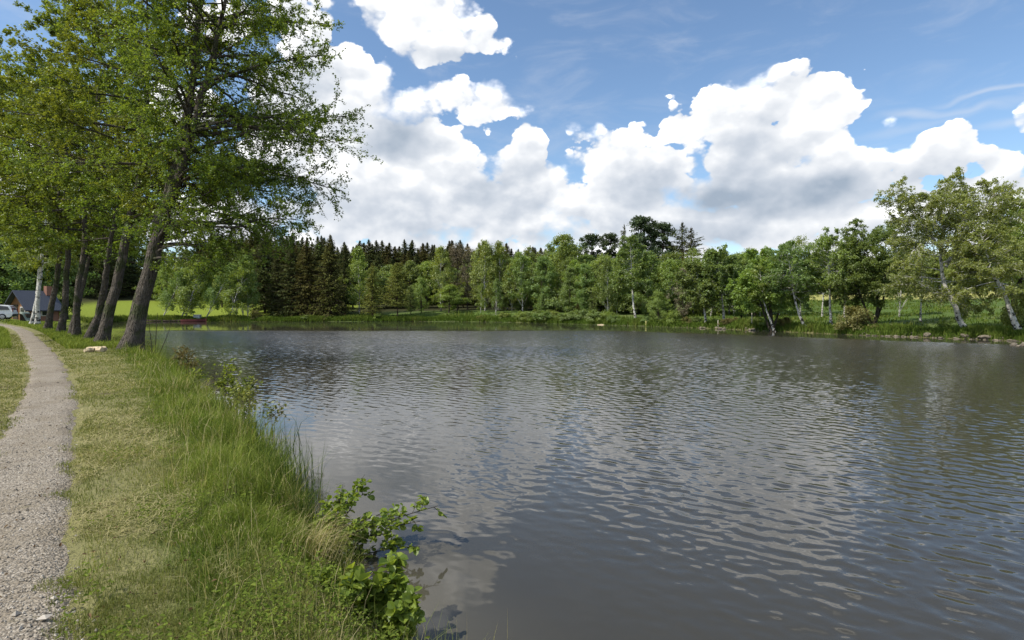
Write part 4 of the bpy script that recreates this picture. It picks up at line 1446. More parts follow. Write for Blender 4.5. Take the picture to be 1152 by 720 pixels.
row(['shrubB', 'shrubA'], 565, 690, 12, 1.8, 350, 'low green shrub in the strip along the far waterline', 'bush', 'shrubs along the far waterline', seed=21, jit=0.3, topj=3, wide=1.2)
row(['shrubB', 'shrubA'], 120, 262, 12, 30, 338, 'dark clipped looking shrub in the hedge at the back of the far lawn', 'bush', 'hedge behind the far lawn', seed=22, jit=0.4, topj=2, wide=1.3)
row(['shrubB', 'shrubC'], 700, 900, 10, 1.2, 356, 'low scrubby bush between the birch feet on the shore', 'bush', 'scrub between the birch feet', seed=23, jit=0.3, topj=3, wide=1.0)

# ------------------------------------------------------------------ grass
def blades(rng, x, y, z, h, w, lean, cv, curve=0.6, direc=None):
    n = len(x)
    a = rng.uniform(0, 2 * math.pi, n) if direc is None else direc
    lx, ly = np.cos(a), np.sin(a)
    f = rng.uniform(0, math.pi, n)
    sx, sy = np.cos(f) * w / 2, np.sin(f) * w / 2
    l1, l2 = lean * 0.35, lean
    bz = z - 0.01
    m_ = np.stack([x + lx * h * l1, y + ly * h * l1, z + h * 0.58 * np.sqrt(np.clip(1 - l1 ** 2, 0.1, 1))], 1)
    tip = np.stack([x + lx * h * l2, y + ly * h * l2, z + h * np.sqrt(np.clip(1 - (l2 * 0.85) ** 2, 0.04, 1)) * (1 - curve * 0.12 * l2)], 1)
    s = np.stack([sx, sy, np.zeros(n)], 1)
    b = np.stack([x, y, bz], 1)
    V = np.stack([b - s, b + s, m_ + s * 0.75, m_ - s * 0.75, tip], 1).reshape(-1, 3)
    i = np.arange(n)[:, None] * 5
    return V, i + np.array([[0, 1, 2, 3]]), i + np.array([[3, 2, 4]]), np.repeat(cv, 5)


def ground_z(x, y):
    s = shore_s(x, y)
    return hgt(x, y, s) + np.where(s > 0.2, 0.035 * fbm(x * 2.2, y * 2.2, 21), 0) * sstep(30 - y, 0, 20), s


def scatter(rng, n, y0, y1, xr0, xr1):
    """points in a wedge as seen from the camera, denser near it"""
    u = rng.random(n)
    y = y0 * (y1 / y0) ** u
    r = rng.uniform(xr0, xr1, n)
    return r * y, y


def build_grass():
    rng = np.random.default_rng(77)
    # tall lush grass along the near bank
    parts = []
    x, y = scatter(rng, 520000, 2.0, 30, -1.1, 0.32)
    z, s = ground_z(x, y)
    nb = 0.6 * fbm(x * 0.9, y * 0.9, 4) + 0.35 * fbm(x * 3, y * 3, 8)
    pd = seg_dist(x, y, PATH_F, False)
    tall = sstep(1.35 - s + nb, 0.0, 0.5)
    keep = (s > -0.05) & (s < 2.6) & (rng.random(len(x)) < tall * 0.9) & (pd > 0.7)
    x, y, z, s, tall = x[keep], y[keep], z[keep], s[keep], tall[keep]
    n = len(x)
    clump = vnoise(x * 2.3, y * 2.3, 41) * 0.6 + vnoise(x * 6, y * 6, 42) * 0.4
    h = (0.04 + 0.30 * tall * clump ** 1.8) * rng.uniform(0.35, 1.55, n) * (0.75 + 1.5 * sstep(0.95 - s, 0, 0.7)) * (0.62 + 0.38 * sstep(y, 3.0, 7.0))
    bushd = np.hypot(x + 0.98, y - 3.45)
    h = h * (0.25 + 0.75 * sstep(bushd, 0.45, 0.85)) * (0.55 + 0.45 * sstep(y - 0.9 * x, 4.0, 5.2))
    w = np.maximum(0.0042 * rng.uniform(0.5, 1.5, n), y / 569 * 0.5)
    hue = vnoise(x * 1.1 + 5, y * 1.1, 47) * 0.6 + vnoise(x * 5, y * 5, 48) * 0.4
    cv = np.clip(-0.05 + 0.85 * hue + rng.normal(0, 0.16, n), 0, 0.8)
    dry = rng.random(n) < 0.07 + 0.22 * sstep(vnoise(x * 1.1, y * 1.1, 51), 0.62, 0.8)
    cv = np.where(dry, rng.uniform(0.84, 1.0, n), cv)
    ld = vnoise(x * 2.2, y * 2.2, 61) * 9 + rng.normal(0, 1.3, n)
    V, q, t, c = blades(rng, x, y, z, h, w, np.clip(rng.normal(0.55, 0.28, n), 0.05, 1.1), cv, direc=ld)
    o = mesh_obj('bank_grass', V, [q, t], MATS['bank_grass'], attrs=dict(cv=c))
    tag(o, 'tall lush green grass along the near bank of the pond', 'grass', kind='stuff')

    # low broad leaved weeds among the bank grass
    x, y = scatter(rng, 11000, 2.4, 20, -1.0, 0.2)
    z, s = ground_z(x, y)
    keep = (s > 0.05) & (s < 1.7) & (rng.random(len(x)) < sstep(vnoise(x * 1.7, y * 1.7, 111), 0.45, 0.7) * 0.8)
    x, y, z = x[keep], y[keep], z[keep]
    k = 5
    n = len(x) * k
    a = rng.uniform(0, 6.28, n)
    d = np.stack([np.cos(a), np.sin(a), rng.uniform(0.1, 0.9, n)], 1)
    p0 = np.stack([np.repeat(x, k), np.repeat(y, k), np.repeat(z + rng.uniform(0.03, 0.20, len(x)), k)], 1)
    V, F, c = leaf_round(rng, p0 + rng.normal(0, 0.02, (n, 3)), rng.normal(0, 0.35, (n, 3)) + np.array([0, 0, 0.9]), d, rng.uniform(0.012, 0.032, n), 0.6)
    tag(mesh_obj('bank_weeds', V, F, MATS['weed_leaf'], attrs=dict(cv=c)), 'low broad leaved weeds growing among the bank grass', 'weeds', kind='stuff')

    # tall seed stalks standing above the grass
    x, y = scatter(rng, 9000, 2.2, 24, -1.0, 0.2)
    z, s = ground_z(x, y)
    keep = (s > 0.0) & (s < 1.2) & (rng.random(len(x)) < 0.5)
    x, y, z = x[keep], y[keep], z[keep]
    n = len(x)
    V, q, t, c = blades(rng, x, y, z, rng.uniform(0.25, 0.6, n) * (0.6 + 0.4 * sstep(y, 3, 6)), np.maximum(0.003, y / 569 * 0.4), np.clip(rng.normal(0.4, 0.25, n), 0.05, 1), np.where(rng.random(n) < 0.45, rng.uniform(0.84, 1, n), rng.uniform(0.2, 0.8, n)))
    tag(mesh_obj('seed_stalks', V, [q, t], MATS['bank_grass'], attrs=dict(cv=c)), 'tall thin grass stalks standing above the bank grass', 'grass stalks', kind='stuff')

    # short mown grass between path and bank and left of the path
    x, y = scatter(rng, 420000, 2.0, 34, -1.12, -0.05)
    z, s = ground_z(x, y)
    pd = seg_dist(x, y, PATH_F, False)
    edge = 0.40 + 0.40 * fbm(x * 0.9, y * 0.9, 71) + 0.42 * fbm(x * 4, y * 4, 72)
    dens = sstep(pd - edge, -0.02, 0.12) * (0.35 + 0.65 * sstep(vnoise(x * 1.6, y * 1.6, 74), 0.25, 0.6)) * (0.45 + 0.55 * sstep(vnoise(x * 6, y * 6, 75), 0.2, 0.5))
    tuftm = sstep(vnoise(x * 3.1, y * 3.1, 76), 0.72, 0.85) * sstep(pd, 0.16, 0.36) * 0.7
    keep = (s > 0.5) & (rng.random(len(x)) < np.maximum(dens, tuftm))
    x, y, z, s = x[keep], y[keep], z[keep], s[keep]
    n = len(x)
    pat = vnoise(x * 1.3, y * 1.3, 81) * 0.5 + vnoise(x * 4.5, y * 4.5, 82) * 0.5
    h = (0.022 + 0.035 * pat) * rng.uniform(0.5, 1.5, n)
    w = np.maximum(0.003 * rng.uniform(0.6, 1.4, n), y / 569 * 0.55)
    h = np.maximum(h, w * 1.2)
    cv = np.clip(0.18 + 0.55 * pat + rng.normal(0, 0.16, n), 0, 1)
    V, q, t, c = blades(rng, x, y, z, h, w, np.clip(rng.normal(0.7, 0.3, n), 0.1, 1.1), cv)
    o = mesh_obj('mown_grass', V, [q, t], MATS['mown_grass'], attrs=dict(cv=c))
    tag(o, 'short mown grass with yellow patches beside the gravel path', 'grass', kind='stuff')

    # dry clippings lying on the mown strip
    x, y = scatter(rng, 100000, 2.0, 18, -1.12, -0.05)
    z, s = ground_z(x, y)
    pd = seg_dist(x, y, PATH_F, False)
    keep = (s > 0.9) & (pd > 0.40) & (rng.random(len(x)) < sstep(vnoise(x * 1.4 + 9, y * 1.4, 91), 0.3, 0.75))
    x, y, z = x[keep], y[keep], z[keep] + rng.uniform(0.012, 0.035, keep.sum())
    n = len(x)
    L = rng.uniform(0.03, 0.11, n)
    w = np.maximum(0.0022, y / 569 * 0.4)
    a = rng.uniform(0, 6.28, n)
    d = np.stack([np.cos(a), np.sin(a), rng.normal(0, 0.25, n)], 1) * L[:, None] / 2
    sd = np.stack([-np.sin(a), np.cos(a), np.zeros(n)], 1) * (w / 2)[:, None]
    c0 = np.stack([x, y, z], 1)
    V = np.stack([c0 - d - sd, c0 - d + sd, c0 + d + sd, c0 + d - sd], 1).reshape(-1, 3)
    o = mesh_obj('grass_clippings', V, [np.arange(4 * n).reshape(n, 4)], MATS['mown_grass'], attrs=dict(cv=np.repeat(rng.uniform(0.7, 1.0, n), 4)))
    tag(o, 'dry straw coloured grass clippings lying on the mown strip', 'grass clippings', kind='stuff')

    # fallen leaves and bits of twig lying about
    x, y = scatter(rng, 700, 2.6, 24, -1.1, -0.05)
    z, s = ground_z(x, y)
    keep = (s > 0.5)
    x, y, z = x[keep], y[keep], z[keep]
    n = len(x)
    a = rng.uniform(0, 6.28, n)
    V, F, c = leaf_round(rng, np.stack([x, y, z + rng.uniform(0.02, 0.045, n)], 1), rng.normal(0, 0.4, (n, 3)) + np.array([0, 0, 1.0]), np.stack([np.cos(a), np.sin(a), np.zeros(n)], 1), rng.uniform(0.012, 0.03, n), 0.6, 0.5)
    tag(mesh_obj('fallen_leaves', V, F, MATS['dead_leaf'], attrs=dict(cv=c)), 'brown fallen leaves scattered on the lawn and path', 'leaves', kind='stuff')

    # rough grass under the alders and towards the cabin
    x, y = scatter(rng, 90000, 22, 60, -1.0, -0.55)
    z, s = ground_z(x, y)
    pd = seg_dist(x, y, PATH_F, False)
    keep = (s > 0.1) & (pd > 0.8) & (x + 0.86 * y > -1.5 + rng.normal(0, 0.5, len(x)))
    x, y, z = x[keep], y[keep], z[keep]
    n = len(x)
    h = rng.uniform(0.10, 0.30, n); w = y / 569 * 0.6
    V, q, t, c = blades(rng, x, y, z, h, w, np.clip(rng.normal(0.45, 0.2, n), 0.05, 1), np.clip(rng.normal(0.45, 0.2, n), 0, 0.8))
    o = mesh_obj('rough_grass', V, [q, t], MATS['bank_grass'], attrs=dict(cv=c))
    tag(o, 'rough green grass growing round the feet of the alders', 'grass', kind='stuff')

    # grass and sedge fringe of the far shore and the meadow edge
    f = SHORE_F[SHORE_F[:, 1] > 26]
    f = f[(f[:, 0] > -2) | (f[:, 1] > 70)]
    k = rng.integers(0, len(f) - 1, 60000)
    u = rng.random(len(k))[:, None]
    p = f[k] * (1 - u) + f[k + 1] * u
    ok = np.linalg.norm(f[k + 1] - f[k], axis=1) < 6
    p = p[ok]
    n = len(p)
    x = p[:, 0] + rng.normal(0, 1, n) * 1.1 + np.sign(p[:, 0] + 60) * 0.3
    y = p[:, 1] + np.abs(rng.normal(0, 1.3, n))
    z, s = ground_z(x, y)
    keep = (s > -0.05) & (s < 5)
    x, y, z = x[keep], y[keep], z[keep]
    n = len(x)
    pat = vnoise(x * 0.5, y * 0.5, 33)
    h = (0.15 + 0.55 * pat) * rng.uniform(0.5, 1.3, n)
    V, q, t, c = blades(rng, x, y, z, h, y / 569 * 0.8, np.clip(rng.normal(0.4, 0.2, n), 0, 1), np.clip(0.2 + 0.5 * pat + rng.normal(0, 0.15, n), 0, 1))
    o = mesh_obj('shore_grass', V, [q, t], MATS['far_grass'], attrs=dict(cv=c))
    tag(o, 'grass and sedge fringing the far shore of the pond', 'grass', kind='stuff')

    # standing grass of the right-hand meadow
    x = rng.uniform(16, 95, 110000); y = rng.uniform(30, 110, 110000)
    z, s = ground_z(x, y)
    pat = vnoise(x * 0.25, y * 0.25, 133) * 0.6 + vnoise(x, y, 134) * 0.4
    keep = (s > 1) & (s < 42) & (rng.random(len(x)) < sstep(pat, 0.25, 0.6) * np.clip(1.3 - s / 45, 0.2, 1))
    x, y, z, pat = x[keep], y[keep], z[keep], pat[keep]
    n = len(x)
    V, q, t, c = blades(rng, x, y, z, (0.08 + 0.22 * pat) * rng.uniform(0.6, 1.4, n), y / 569 * 0.9, np.clip(rng.normal(0.5, 0.2, n), 0, 1), np.clip(0.15 + 0.6 * pat + rng.normal(0, 0.18, n), 0, 1))
    tag(mesh_obj('meadow_grass', V, [q, t], MATS['far_grass'], attrs=dict(cv=c)), 'standing grass of the meadow rising behind the right shore', 'grass', kind='stuff')

    # loose gravel on the path
    x, y = scatter(rng, 26000, 2.0, 12, -1.15, -0.3)
    pd = seg_dist(x, y, PATH_F, False)
    keep = (pd < 0.39 + rng.normal(0, 0.05, len(x)))
    x, y = x[keep], y[keep]
    z, s = ground_z(x, y)
    n = len(x)
    r = rng.gamma(2.0, 0.0019, n) + 0.002
    base = np.array([(1, 0, 0), (0.1, 1, 0.1), (-1, 0.1, 0), (0, -0.9, 0), (0.1, 0, 0.75), (0, 0.1, -0.7)], float)
    jit = 1 + rng.normal(0, 0.22, (n, 6, 1))
    a = rng.uniform(0, 6.28, n)
    ca, sa = np.cos(a)[:, None], np.sin(a)[:, None]
    bx = base[None, :, 0] * ca - base[None, :, 1] * sa
    by = base[None, :, 0] * sa + base[None, :, 1] * ca
    B = np.stack([bx, by, np.broadcast_to(base[None, :, 2], bx.shape)], 2) * jit * r[:, None, None]
    V = (B + np.stack([x, y, z + 0.010 + r * 0.25], 1)[:, None, :]).reshape(-1, 3)
    i = np.arange(n)[:, None] * 6
    F = np.concatenate([i + np.array([t]) for t in [(0, 1, 4), (1, 2, 4), (2, 3, 4), (3, 0, 4), (1, 0, 5), (2, 1, 5), (3, 2, 5), (0, 3, 5)]])
    o = mesh_obj('loose_gravel', V, [F], MATS['pebble_mix'], attrs=dict(cv=np.repeat(rng.random(n), 6)))
    tag(o, 'loose pale gravel scattered over the path', 'gravel', kind='stuff')


def pebble_mix():
    m, N = material('pebble_mix')
    c = N.ramp(attr(N, 'cv'), [(0.0, (0.12, 0.104, 0.082)), (0.5, (0.27, 0.236, 0.19)), (1.0, (0.46, 0.415, 0.35))])
    return finish(m, N, principled(N, c, 0.9, None, 0.2))


pebble_mix()
build_grass()

# ------------------------------------------------------------------ shrubs and waterside plants of the near bank
def near_shrub(name, seed, stems, D, leafsz, nleaf, label, cat, r0=0.006, twigs=9, twig_len=0.14, leafm='bush_leaf', upb=0.8, dj=0.12):
    rng = np.random.default_rng(seed)
    b = P(*stems[0][0], D)
    base = np.array([b[0], b[1], hz(b[0], b[1]) - 0.02])
    wood = Wood()
    K = 12
    S = []
    for st in stems:
        pts = np.array([P(x, y, D) for x, y in st])
        pts[1:, 1] += np.cumsum(rng.normal(0, dj, len(pts) - 1))
        pts[0, 2] = min(pts[0, 2], base[2] + 0.05)
        S.append(resample(pts - base, K))
    S = np.array(S)
    wood.add(S, np.linspace(r0, r0 * 0.35, K)[None].repeat(len(S), 0), 6)
    n = len(S) * twigs
    i = np.repeat(np.arange(len(S)), twigs)
    t = rng.uniform(0.25, 1, n)
    p, tan = at_t(S, i, t)
    TP = shoot(rng, p, side_dirs(rng, tan, rng.uniform(0.4, 1.2, n), 0.3) + np.array([0, 0, 0.3]), twig_len * rng.uniform(0.4, 1.4, n), 5, 0.15, 0.03)
    wood.add(TP, np.linspace(r0 * 0.4, r0 * 0.18, 5)[None].repeat(n, 0), 4)
    m = n * nleaf
    j = np.repeat(np.arange(n), nleaf)
    t = rng.uniform(0.15, 1, m)
    p, tan = at_t(TP, j, t)
    d = tan + rng.normal(0, 0.8, (m, 3)) + np.array([0, 0, 0.1])
    nrm = rng.normal(0, 0.45, (m, 3)) + np.array([0, 0, upb])
    sz = leafsz * rng.uniform(0.55, 1.25, m)
    V, F, cv = leaf_round(rng, p + norm(d) * 0.008, nrm, d, sz)
    root = empty(name, base)
    tag(root, label, cat)
    obj('stems', wood.mesh('stems', MATS['shrub_bark']), root)
    mesh_obj('foliage', V, F, MATS[leafm], root, attrs=dict(cv=cv), smooth=False)
    return root


near_shrub('alder_sapling', 201, [[(338, 632), (358, 604), (374, 578), (387, 550)], [(340, 634), (372, 600), (392, 575), (398, 552)], [(342, 636), (378, 606), (415, 592), (452, 582), (490, 576)],
                                  [(344, 640), (390, 618), (430, 604), (470, 592)], [(342, 634), (366, 608), (400, 588), (432, 574)], [(344, 640), (380, 622), (412, 606), (442, 592)],
                                  [(338, 634), (350, 610), (360, 592), (366, 575)], [(346, 642), (400, 622), (440, 612), (478, 600)], [(342, 634), (384, 600), (420, 582), (446, 574)], [(340, 632), (362, 598), (384, 570), (404, 562)]],
           4.7, 0.052, 8, 'alder sapling with round glossy leaves reaching out over the water', 'sapling', r0=0.007, twigs=17, twig_len=0.11)
near_shrub('broadleaf_bush', 202, [[(391, 733), (374, 698), (357, 670), (342, 653)], [(391, 733), (391, 688), (395, 660), (403, 648)], [(397, 733), (420, 693), (434, 666), (441, 653)],
                                   [(397, 733), (437, 703), (454, 688), (464, 678)], [(385, 733), (351, 708), (330, 690), (319, 678)], [(388, 733), (368, 713), (351, 698), (339, 688)], [(395, 733), (411, 713), (420, 698), (427, 688)],
                                   [(391, 733), (403, 710), (406, 688), (408, 668)], [(408, 743), (437, 720), (450, 704), (457, 696)], [(374, 743), (345, 723), (328, 710), (316, 703)], [(403, 743), (420, 726), (434, 716), (445, 710)], [(385, 743), (376, 720), (372, 706), (368, 694)]],
           3.45, 0.068, 13, 'low dense bush of broad bright green leaves at the water, in the near corner', 'bush', r0=0.005, twigs=20, twig_len=0.10, dj=0.07)
near_shrub('alder_scrub', 203, [[(246, 470), (232, 445), (226, 432), (222, 424)], [(246, 470), (244, 445), (241, 432), (239, 422)], [(250, 470), (258, 448), (262, 436), (264, 428)], [(250, 470), (268, 452), (276, 444), (284, 440)], [(246, 468), (226, 452), (214, 440), (206, 430)], [(246, 470), (250, 455), (254, 445), (258, 436)], [(240, 470), (228, 460), (220, 452), (212, 446)]],
           13.2, 0.070, 7, 'bright green leafy scrub on the bank edge, middle of three bank bushes', 'bush', r0=0.012, twigs=34, twig_len=0.34, dj=0.3)
near_shrub('alder_scrub', 204, [[(200, 440), (192, 420), (188, 408), (186, 400)], [(200, 440), (202, 420), (204, 408), (205, 402)], [(202, 440), (212, 424), (220, 414), (226, 408)], [(198, 440), (184, 428), (176, 420), (172, 414)]],
           17.0, 0.075, 6, 'brownish sparse scrub on the bank edge, farthest of three bank bushes', 'bush', r0=0.012, twigs=34, twig_len=0.34, dj=0.3, leafm='brown_leaf')
near_shrub('alder_scrub', 205, [[(262, 500), (256, 475), (254, 460), (252, 450)], [(262, 500), (268, 478), (272, 462), (276, 452)], [(264, 500), (282, 482), (290, 472), (298, 466)], [(264, 500), (276, 490), (288, 484), (300, 478)]],
           10.6, 0.058, 6, 'yellowish green scrub dipping to the water, nearest of three bank bushes', 'bush', r0=0.010, twigs=32, twig_len=0.34, dj=0.25, leafm='yellow_leaf')
near_shrub('flowering_herb', 206, [[(318, 690), (322, 672), (328, 660), (332, 650)], [(318, 690), (314, 676), (310, 668)], [(318, 690), (326, 676), (336, 668)]],
           3.9, 0.030, 6, 'small yellow green herb standing in the grass left of the broad leaved bush', 'plant', r0=0.003, twigs=5, twig_len=0.07, leafm='yellow_leaf', dj=0.03)


def tuft(name, seed, px, py, n, h, spread, w, mat, label, cat, lean=0.35, cvr=(0.1, 0.8), direc=None, D=None):
    rng = np.random.default_rng(seed)
    D = D or (EYE - (-0.35)) / ((py - HORIZON) / FPX)
    b = P(px, py, D)
    bz = max(hz(b[0], D), WATER_Z - 0.02)
    x = rng.normal(0, spread, n); y = rng.normal(0, spread, n)
    hh = h * rng.uniform(0.45, 1.15, n)
    V, q, t, c = blades(rng, x, y, np.zeros(n), hh, w * rng.uniform(0.7, 1.3, n), np.clip(rng.normal(lean, 0.22, n), 0.02, 1.1), rng.uniform(*cvr, n), direc=None if direc is None else rng.normal(direc, 0.6, n))
    return tag(mesh_obj(name, V, [q, t], MATS[mat], loc=(b[0], b[1], bz), attrs=dict(cv=c)), label, cat)


tuft('rush_clump', 301, 318, 556, 300, 0.60, 0.16, 0.006, 'rush', 'dark green upright rushes at the waterline behind the alder sapling', 'rushes', 0.2)
tuft('rush_clump', 302, 296, 540, 300, 0.58, 0.20, 0.006, 'rush', 'dense rush clump left of the upright waterline rushes', 'rushes', 0.28)
tuft('rush_clump', 303, 272, 508, 320, 0.58, 0.26, 0.008, 'rush', 'rush clump with reddish dry stems farther along the bank', 'rushes', 0.3, (0.3, 1.0))
tuft('rush_clump', 308, 246, 478, 320, 0.60, 0.24, 0.010, 'rush', 'rush clump just before the bank bushes, mixed green and straw', 'rushes', 0.3, (0.2, 1.0))
tuft('rush_clump', 309, 338, 590, 220, 0.50, 0.10, 0.005, 'rush', 'low rush clump at the root of the alder sapling', 'rushes', 0.4, (0.1, 1.0))
tuft('dry_grass_clump', 304, 345, 640, 220, 0.42, 0.10, 0.004, 'bank_grass', 'straw coloured dead grass arching over the water under the alder sapling', 'grass clump', 0.8, (0.82, 1.0), 0.2)
tuft('dry_grass_clump', 305, 250, 500, 60, 0.5, 0.25, 0.005, 'bank_grass', 'pale dry grass stalks bending in the tall bank grass', 'grass clump', 0.75, (0.84, 1.0))
tuft('grass_stalks', 306, 520, 735, 26, 0.30, 0.12, 0.003, 'bank_grass', 'few thin pale grass stalks standing against the dark water at the bottom edge', 'grass stalks', 0.3, (0.6, 1.0), D=3.15)
tuft('grass_stalks', 307, 470, 745, 60, 0.30, 0.09, 0.003, 'bank_grass', 'thin grass stalks right of the broad leaved bush', 'grass stalks', 0.35, (0.5, 1.0), D=3.1)

def bare_twigs():
    rng = np.random.default_rng(8)
    b = P(173, 406, 20.0)
    base = np.array([b[0], b[1], hz(b[0], b[1]) - 0.03])
    o = None
    wood = Wood()
    for st in [[(172, 406), (170, 385), (168, 368), (166, 352)], [(173, 406), (175, 385), (176, 368), (177, 352)], [(174, 406), (182, 392), (188, 378), (193, 364)]]:
        pts = np.array([P(x, y, 20.0) for x, y in st]) - base
        pts[0, 2] = 0
        wood.add(resample(pts, 10)[None], np.linspace(0.016, 0.007, 10)[None], 5)
    tag(obj('bare_sapling', wood.mesh('bare_sapling', MATS['shrub_bark']), loc=base), 'thin bare twigs standing against the water right of the thickest alder', 'sapling')


bare_twigs()

# ------------------------------------------------------------------ stones and wood on the banks
def rock_mesh(seed, sx=1.0, sy=0.8, sz=0.6):
    import bmesh
    bm = bmesh.new()
    bmesh.ops.create_icosphere(bm, subdivisions=3, radius=0.5)
    rng = np.random.default_rng(seed)
    dirs = norm(rng.normal(0, 1, (9, 3)))
    cuts = rng.uniform(0.30, 0.46, 9)
    for v in bm.verts:
        c = np.array(v.co)
        for d, k in zip(dirs, cuts):
            e = c @ d - k
            if e > 0:
                c = c - d * e * 0.85
        c = c * (1 + 0.10 * (math.sin(c[0] * 13 + seed) * math.sin(c[1] * 11) * math.sin(c[2] * 12 + 1)))
        v.co = Vector(c * np.array([sx, sy, sz]))
    me = bpy.data.meshes.new('stone')
    bm.to_mesh(me)
    bm.free()
    return me


ROCKS = [rock_mesh(k, *d) for k, d in enumerate([(1.2, 0.9, 0.6), (1, 0.8, 0.7), (1.4, 0.8, 0.5), (0.9, 0.9, 0.6)])]
for m_ in ROCKS:
    m_.materials.append(MATS['shore_stone'])


def stone_at(x, y, size, rng, label, group, sink=0.25):
    z = max(hz(x, y), WATER_Z)
    o = obj('stone', rng.choice(ROCKS), loc=(x, y, z + size * (0.3 - sink)))
    o.scale = (size, size, size * rng.uniform(0.8, 1.2))
    o.rotation_euler = (rng.uniform(-0.25, 0.25), rng.uniform(-0.25, 0.25), rng.uniform(0, 6.28))
    return tag(o, label, 'stone', group)


def shore_stones():
    rng = random.Random(9)
    for k in range(190):
        px = rng.uniform(968, 1152)
        y = shore_y(px) + rng.uniform(-0.12, 0.75)
        x = ray(px, HORIZON)[0] * y
        stone_at(x, y, rng.uniform(0.09, 0.30), rng, 'rough beige stone in the revetment along the right-hand bank', 'stones of the right-hand bank')
    for k in range(26):
        px = rng.choice([rng.uniform(783, 800), rng.uniform(804, 818), rng.uniform(840, 850)])
        y = shore_y(px) + rng.uniform(-0.3, 0.3)
        x = ray(px, HORIZON)[0] * y
        stone_at(x, y, rng.uniform(0.2, 0.5), rng, 'pale small stone among the slender birch feet at the waterline', 'pale stones at the birch feet')
    for k in range(8):
        px = 1140 + rng.uniform(0, 22)
        y = 30.2 + rng.uniform(-0.5, 0.8)
        x = ray(px, HORIZON)[0] * y
        stone_at(x, y, rng.uniform(0.25, 0.5), rng, 'pale stone at the waterline on the photo\'s right edge', 'stones at the right edge')


shore_stones()
for (px, sz, lab) in [(1112, 0.75, 'largest dark boulder right of the tallest birch foot'), (1086, 0.6, 'blocky boulder at the foot of the tallest birch'), (1044, 0.6, 'dark squarish stone left of the flat green bush')]:
    y = shore_y(px) + 0.15
    stone_at(ray(px, HORIZON)[0] * y, y, sz, random.Random(px), lab, None, 0.15)


def log(name, p0, p1, r, mat, label, cat, group=None, sides=10):
    p0, p1 = np.array(p0, float), np.array(p1, float)
    t = np.linspace(0, 1, 8)[:, None]
    c = p0 * (1 - t) + p1 * t
    rng = np.random.default_rng(int(abs(p0[0] * 1000)) + 3)
    c[1:-1] += rng.normal(0, r * 0.12, (6, 3))
    rad = r * (1 + rng.normal(0, 0.07, 8))
    v, q = tubes(c[None], rad[None], sides)
    mid = c.mean(0)
    caps = [np.arange(sides)[None, ::-1], (np.arange(sides) + 7 * sides)[None]]
    return tag(mesh_obj(name, v - mid, [q] + caps, MATS[mat], loc=mid), label, cat, group)


def drift():
    y = shore_y(679) + 0.2
    a = P(672, 362.0, y); b = P(688, 362.5, y - 0.2)
    a[2] = b[2] = hz(a[0], y) + 0.10
    log('driftwood', a, b, 0.16, 'split_wood', 'pale pinkish driftwood log lying at the foot of the far wood', 'driftwood')
    # split wood beside the nearest alder
    bx, by = P(110, 397, 20.6)[:2]
    z = hz(bx, by)
    for k, (dx, dy, L, a, dz, lab) in enumerate([(-0.10, 0.0, 0.45, 0.2, 0.10, 'longest pale split log on the pile in front of the alders'), (0.18, -0.15, 0.32, -0.5, 0.08, 'short pale split log on the right of the pile'),
                                          (-0.15, -0.22, 0.28, 0.9, 0.07, 'small pale wood chunk in front of the split logs'), (0.08, 0.22, 0.36, 2.2, 0.09, 'pale split log behind the other split pieces')]):
        c = np.array([bx + dx, by + dy, z + dz])
        d = np.array([math.cos(a), math.sin(a), 0.05]) * L / 2
        log('split_log', c - d, c + d, 0.085, 'split_wood', lab, 'log', 'split logs by the alders', 6)


drift()


def posts():
    plain('pale_post', (0.50, 0.46, 0.36), 0.85)
    plain('yellow_post', (0.42, 0.40, 0.14), 0.7)
    for (px, top, base_off, r, mat, lab) in [(727, 361.0, 0.2, 0.09, 'yellow_post', 'short yellowish post at the water near the curved white stem'),
                                        (808, 360.0, 0.4, 0.05, 'pale_post', 'short white stake between the two young birches'),
                                        (846, 352.0, 0.6, 0.05, 'pale_post', 'slim white post right of the orange shore stones'),
                                        (1003, 364.5, 1.4, 0.05, 'pale_post', 'slim pale post standing in the grass above the stone bank')]:
        y = shore_y(px) + base_off
        x = ray(px, HORIZON)[0] * y
        z0 = hz(x, y) - 0.2
        z1 = P(px, top, y)[2]
        c = np.array([[x, y, z0 + (z1 - z0) * k / 5] for k in range(6)])
        v, q = tubes(c[None], np.array([[r] * 5 + [r * 0.8]]), 8)
        base = np.array([x, y, z0])
        tag(mesh_obj('stake', v - base, [q, (np.arange(8) + 40)[None]], MATS[mat], loc=base), lab, 'post')


posts()

# ------------------------------------------------------------------ cabin, parked estate car, tarpaulin, boat
def quad_mesh(name, V, F, mat, parent=None, loc=(0, 0, 0)):
    import bmesh
    me = bpy.data.meshes.new(name)
    me.from_pydata([tuple(map(float, v)) for v in V], [], F)
    bm = bmesh.new(); bm.from_mesh(me)
    bmesh.ops.recalc_face_normals(bm, faces=bm.faces)
    bm.to_mesh(me); bm.free()
    me.materials.append(MATS[mat])
    return obj(name, me, parent, loc)


def box(name, c, d, mat, parent=None, bevel=0.02, loc=(0, 0, 0)):
    import bmesh
    bm = bmesh.new()
    bmesh.ops.create_cube(bm, size=1)
    for v in bm.verts:
        v.co = Vector((v.co.x * d[0] + c[0], v.co.y * d[1] + c[1], v.co.z * d[2] + c[2]))
    if bevel:
        bmesh.ops.bevel(bm, geom=list(bm.edges), offset=bevel, segments=2, affect='EDGES')
    me = bpy.data.meshes.new(name)
    bm.to_mesh(me); bm.free()
    me.materials.append(MATS[mat])
    return obj(name, me, parent, loc)


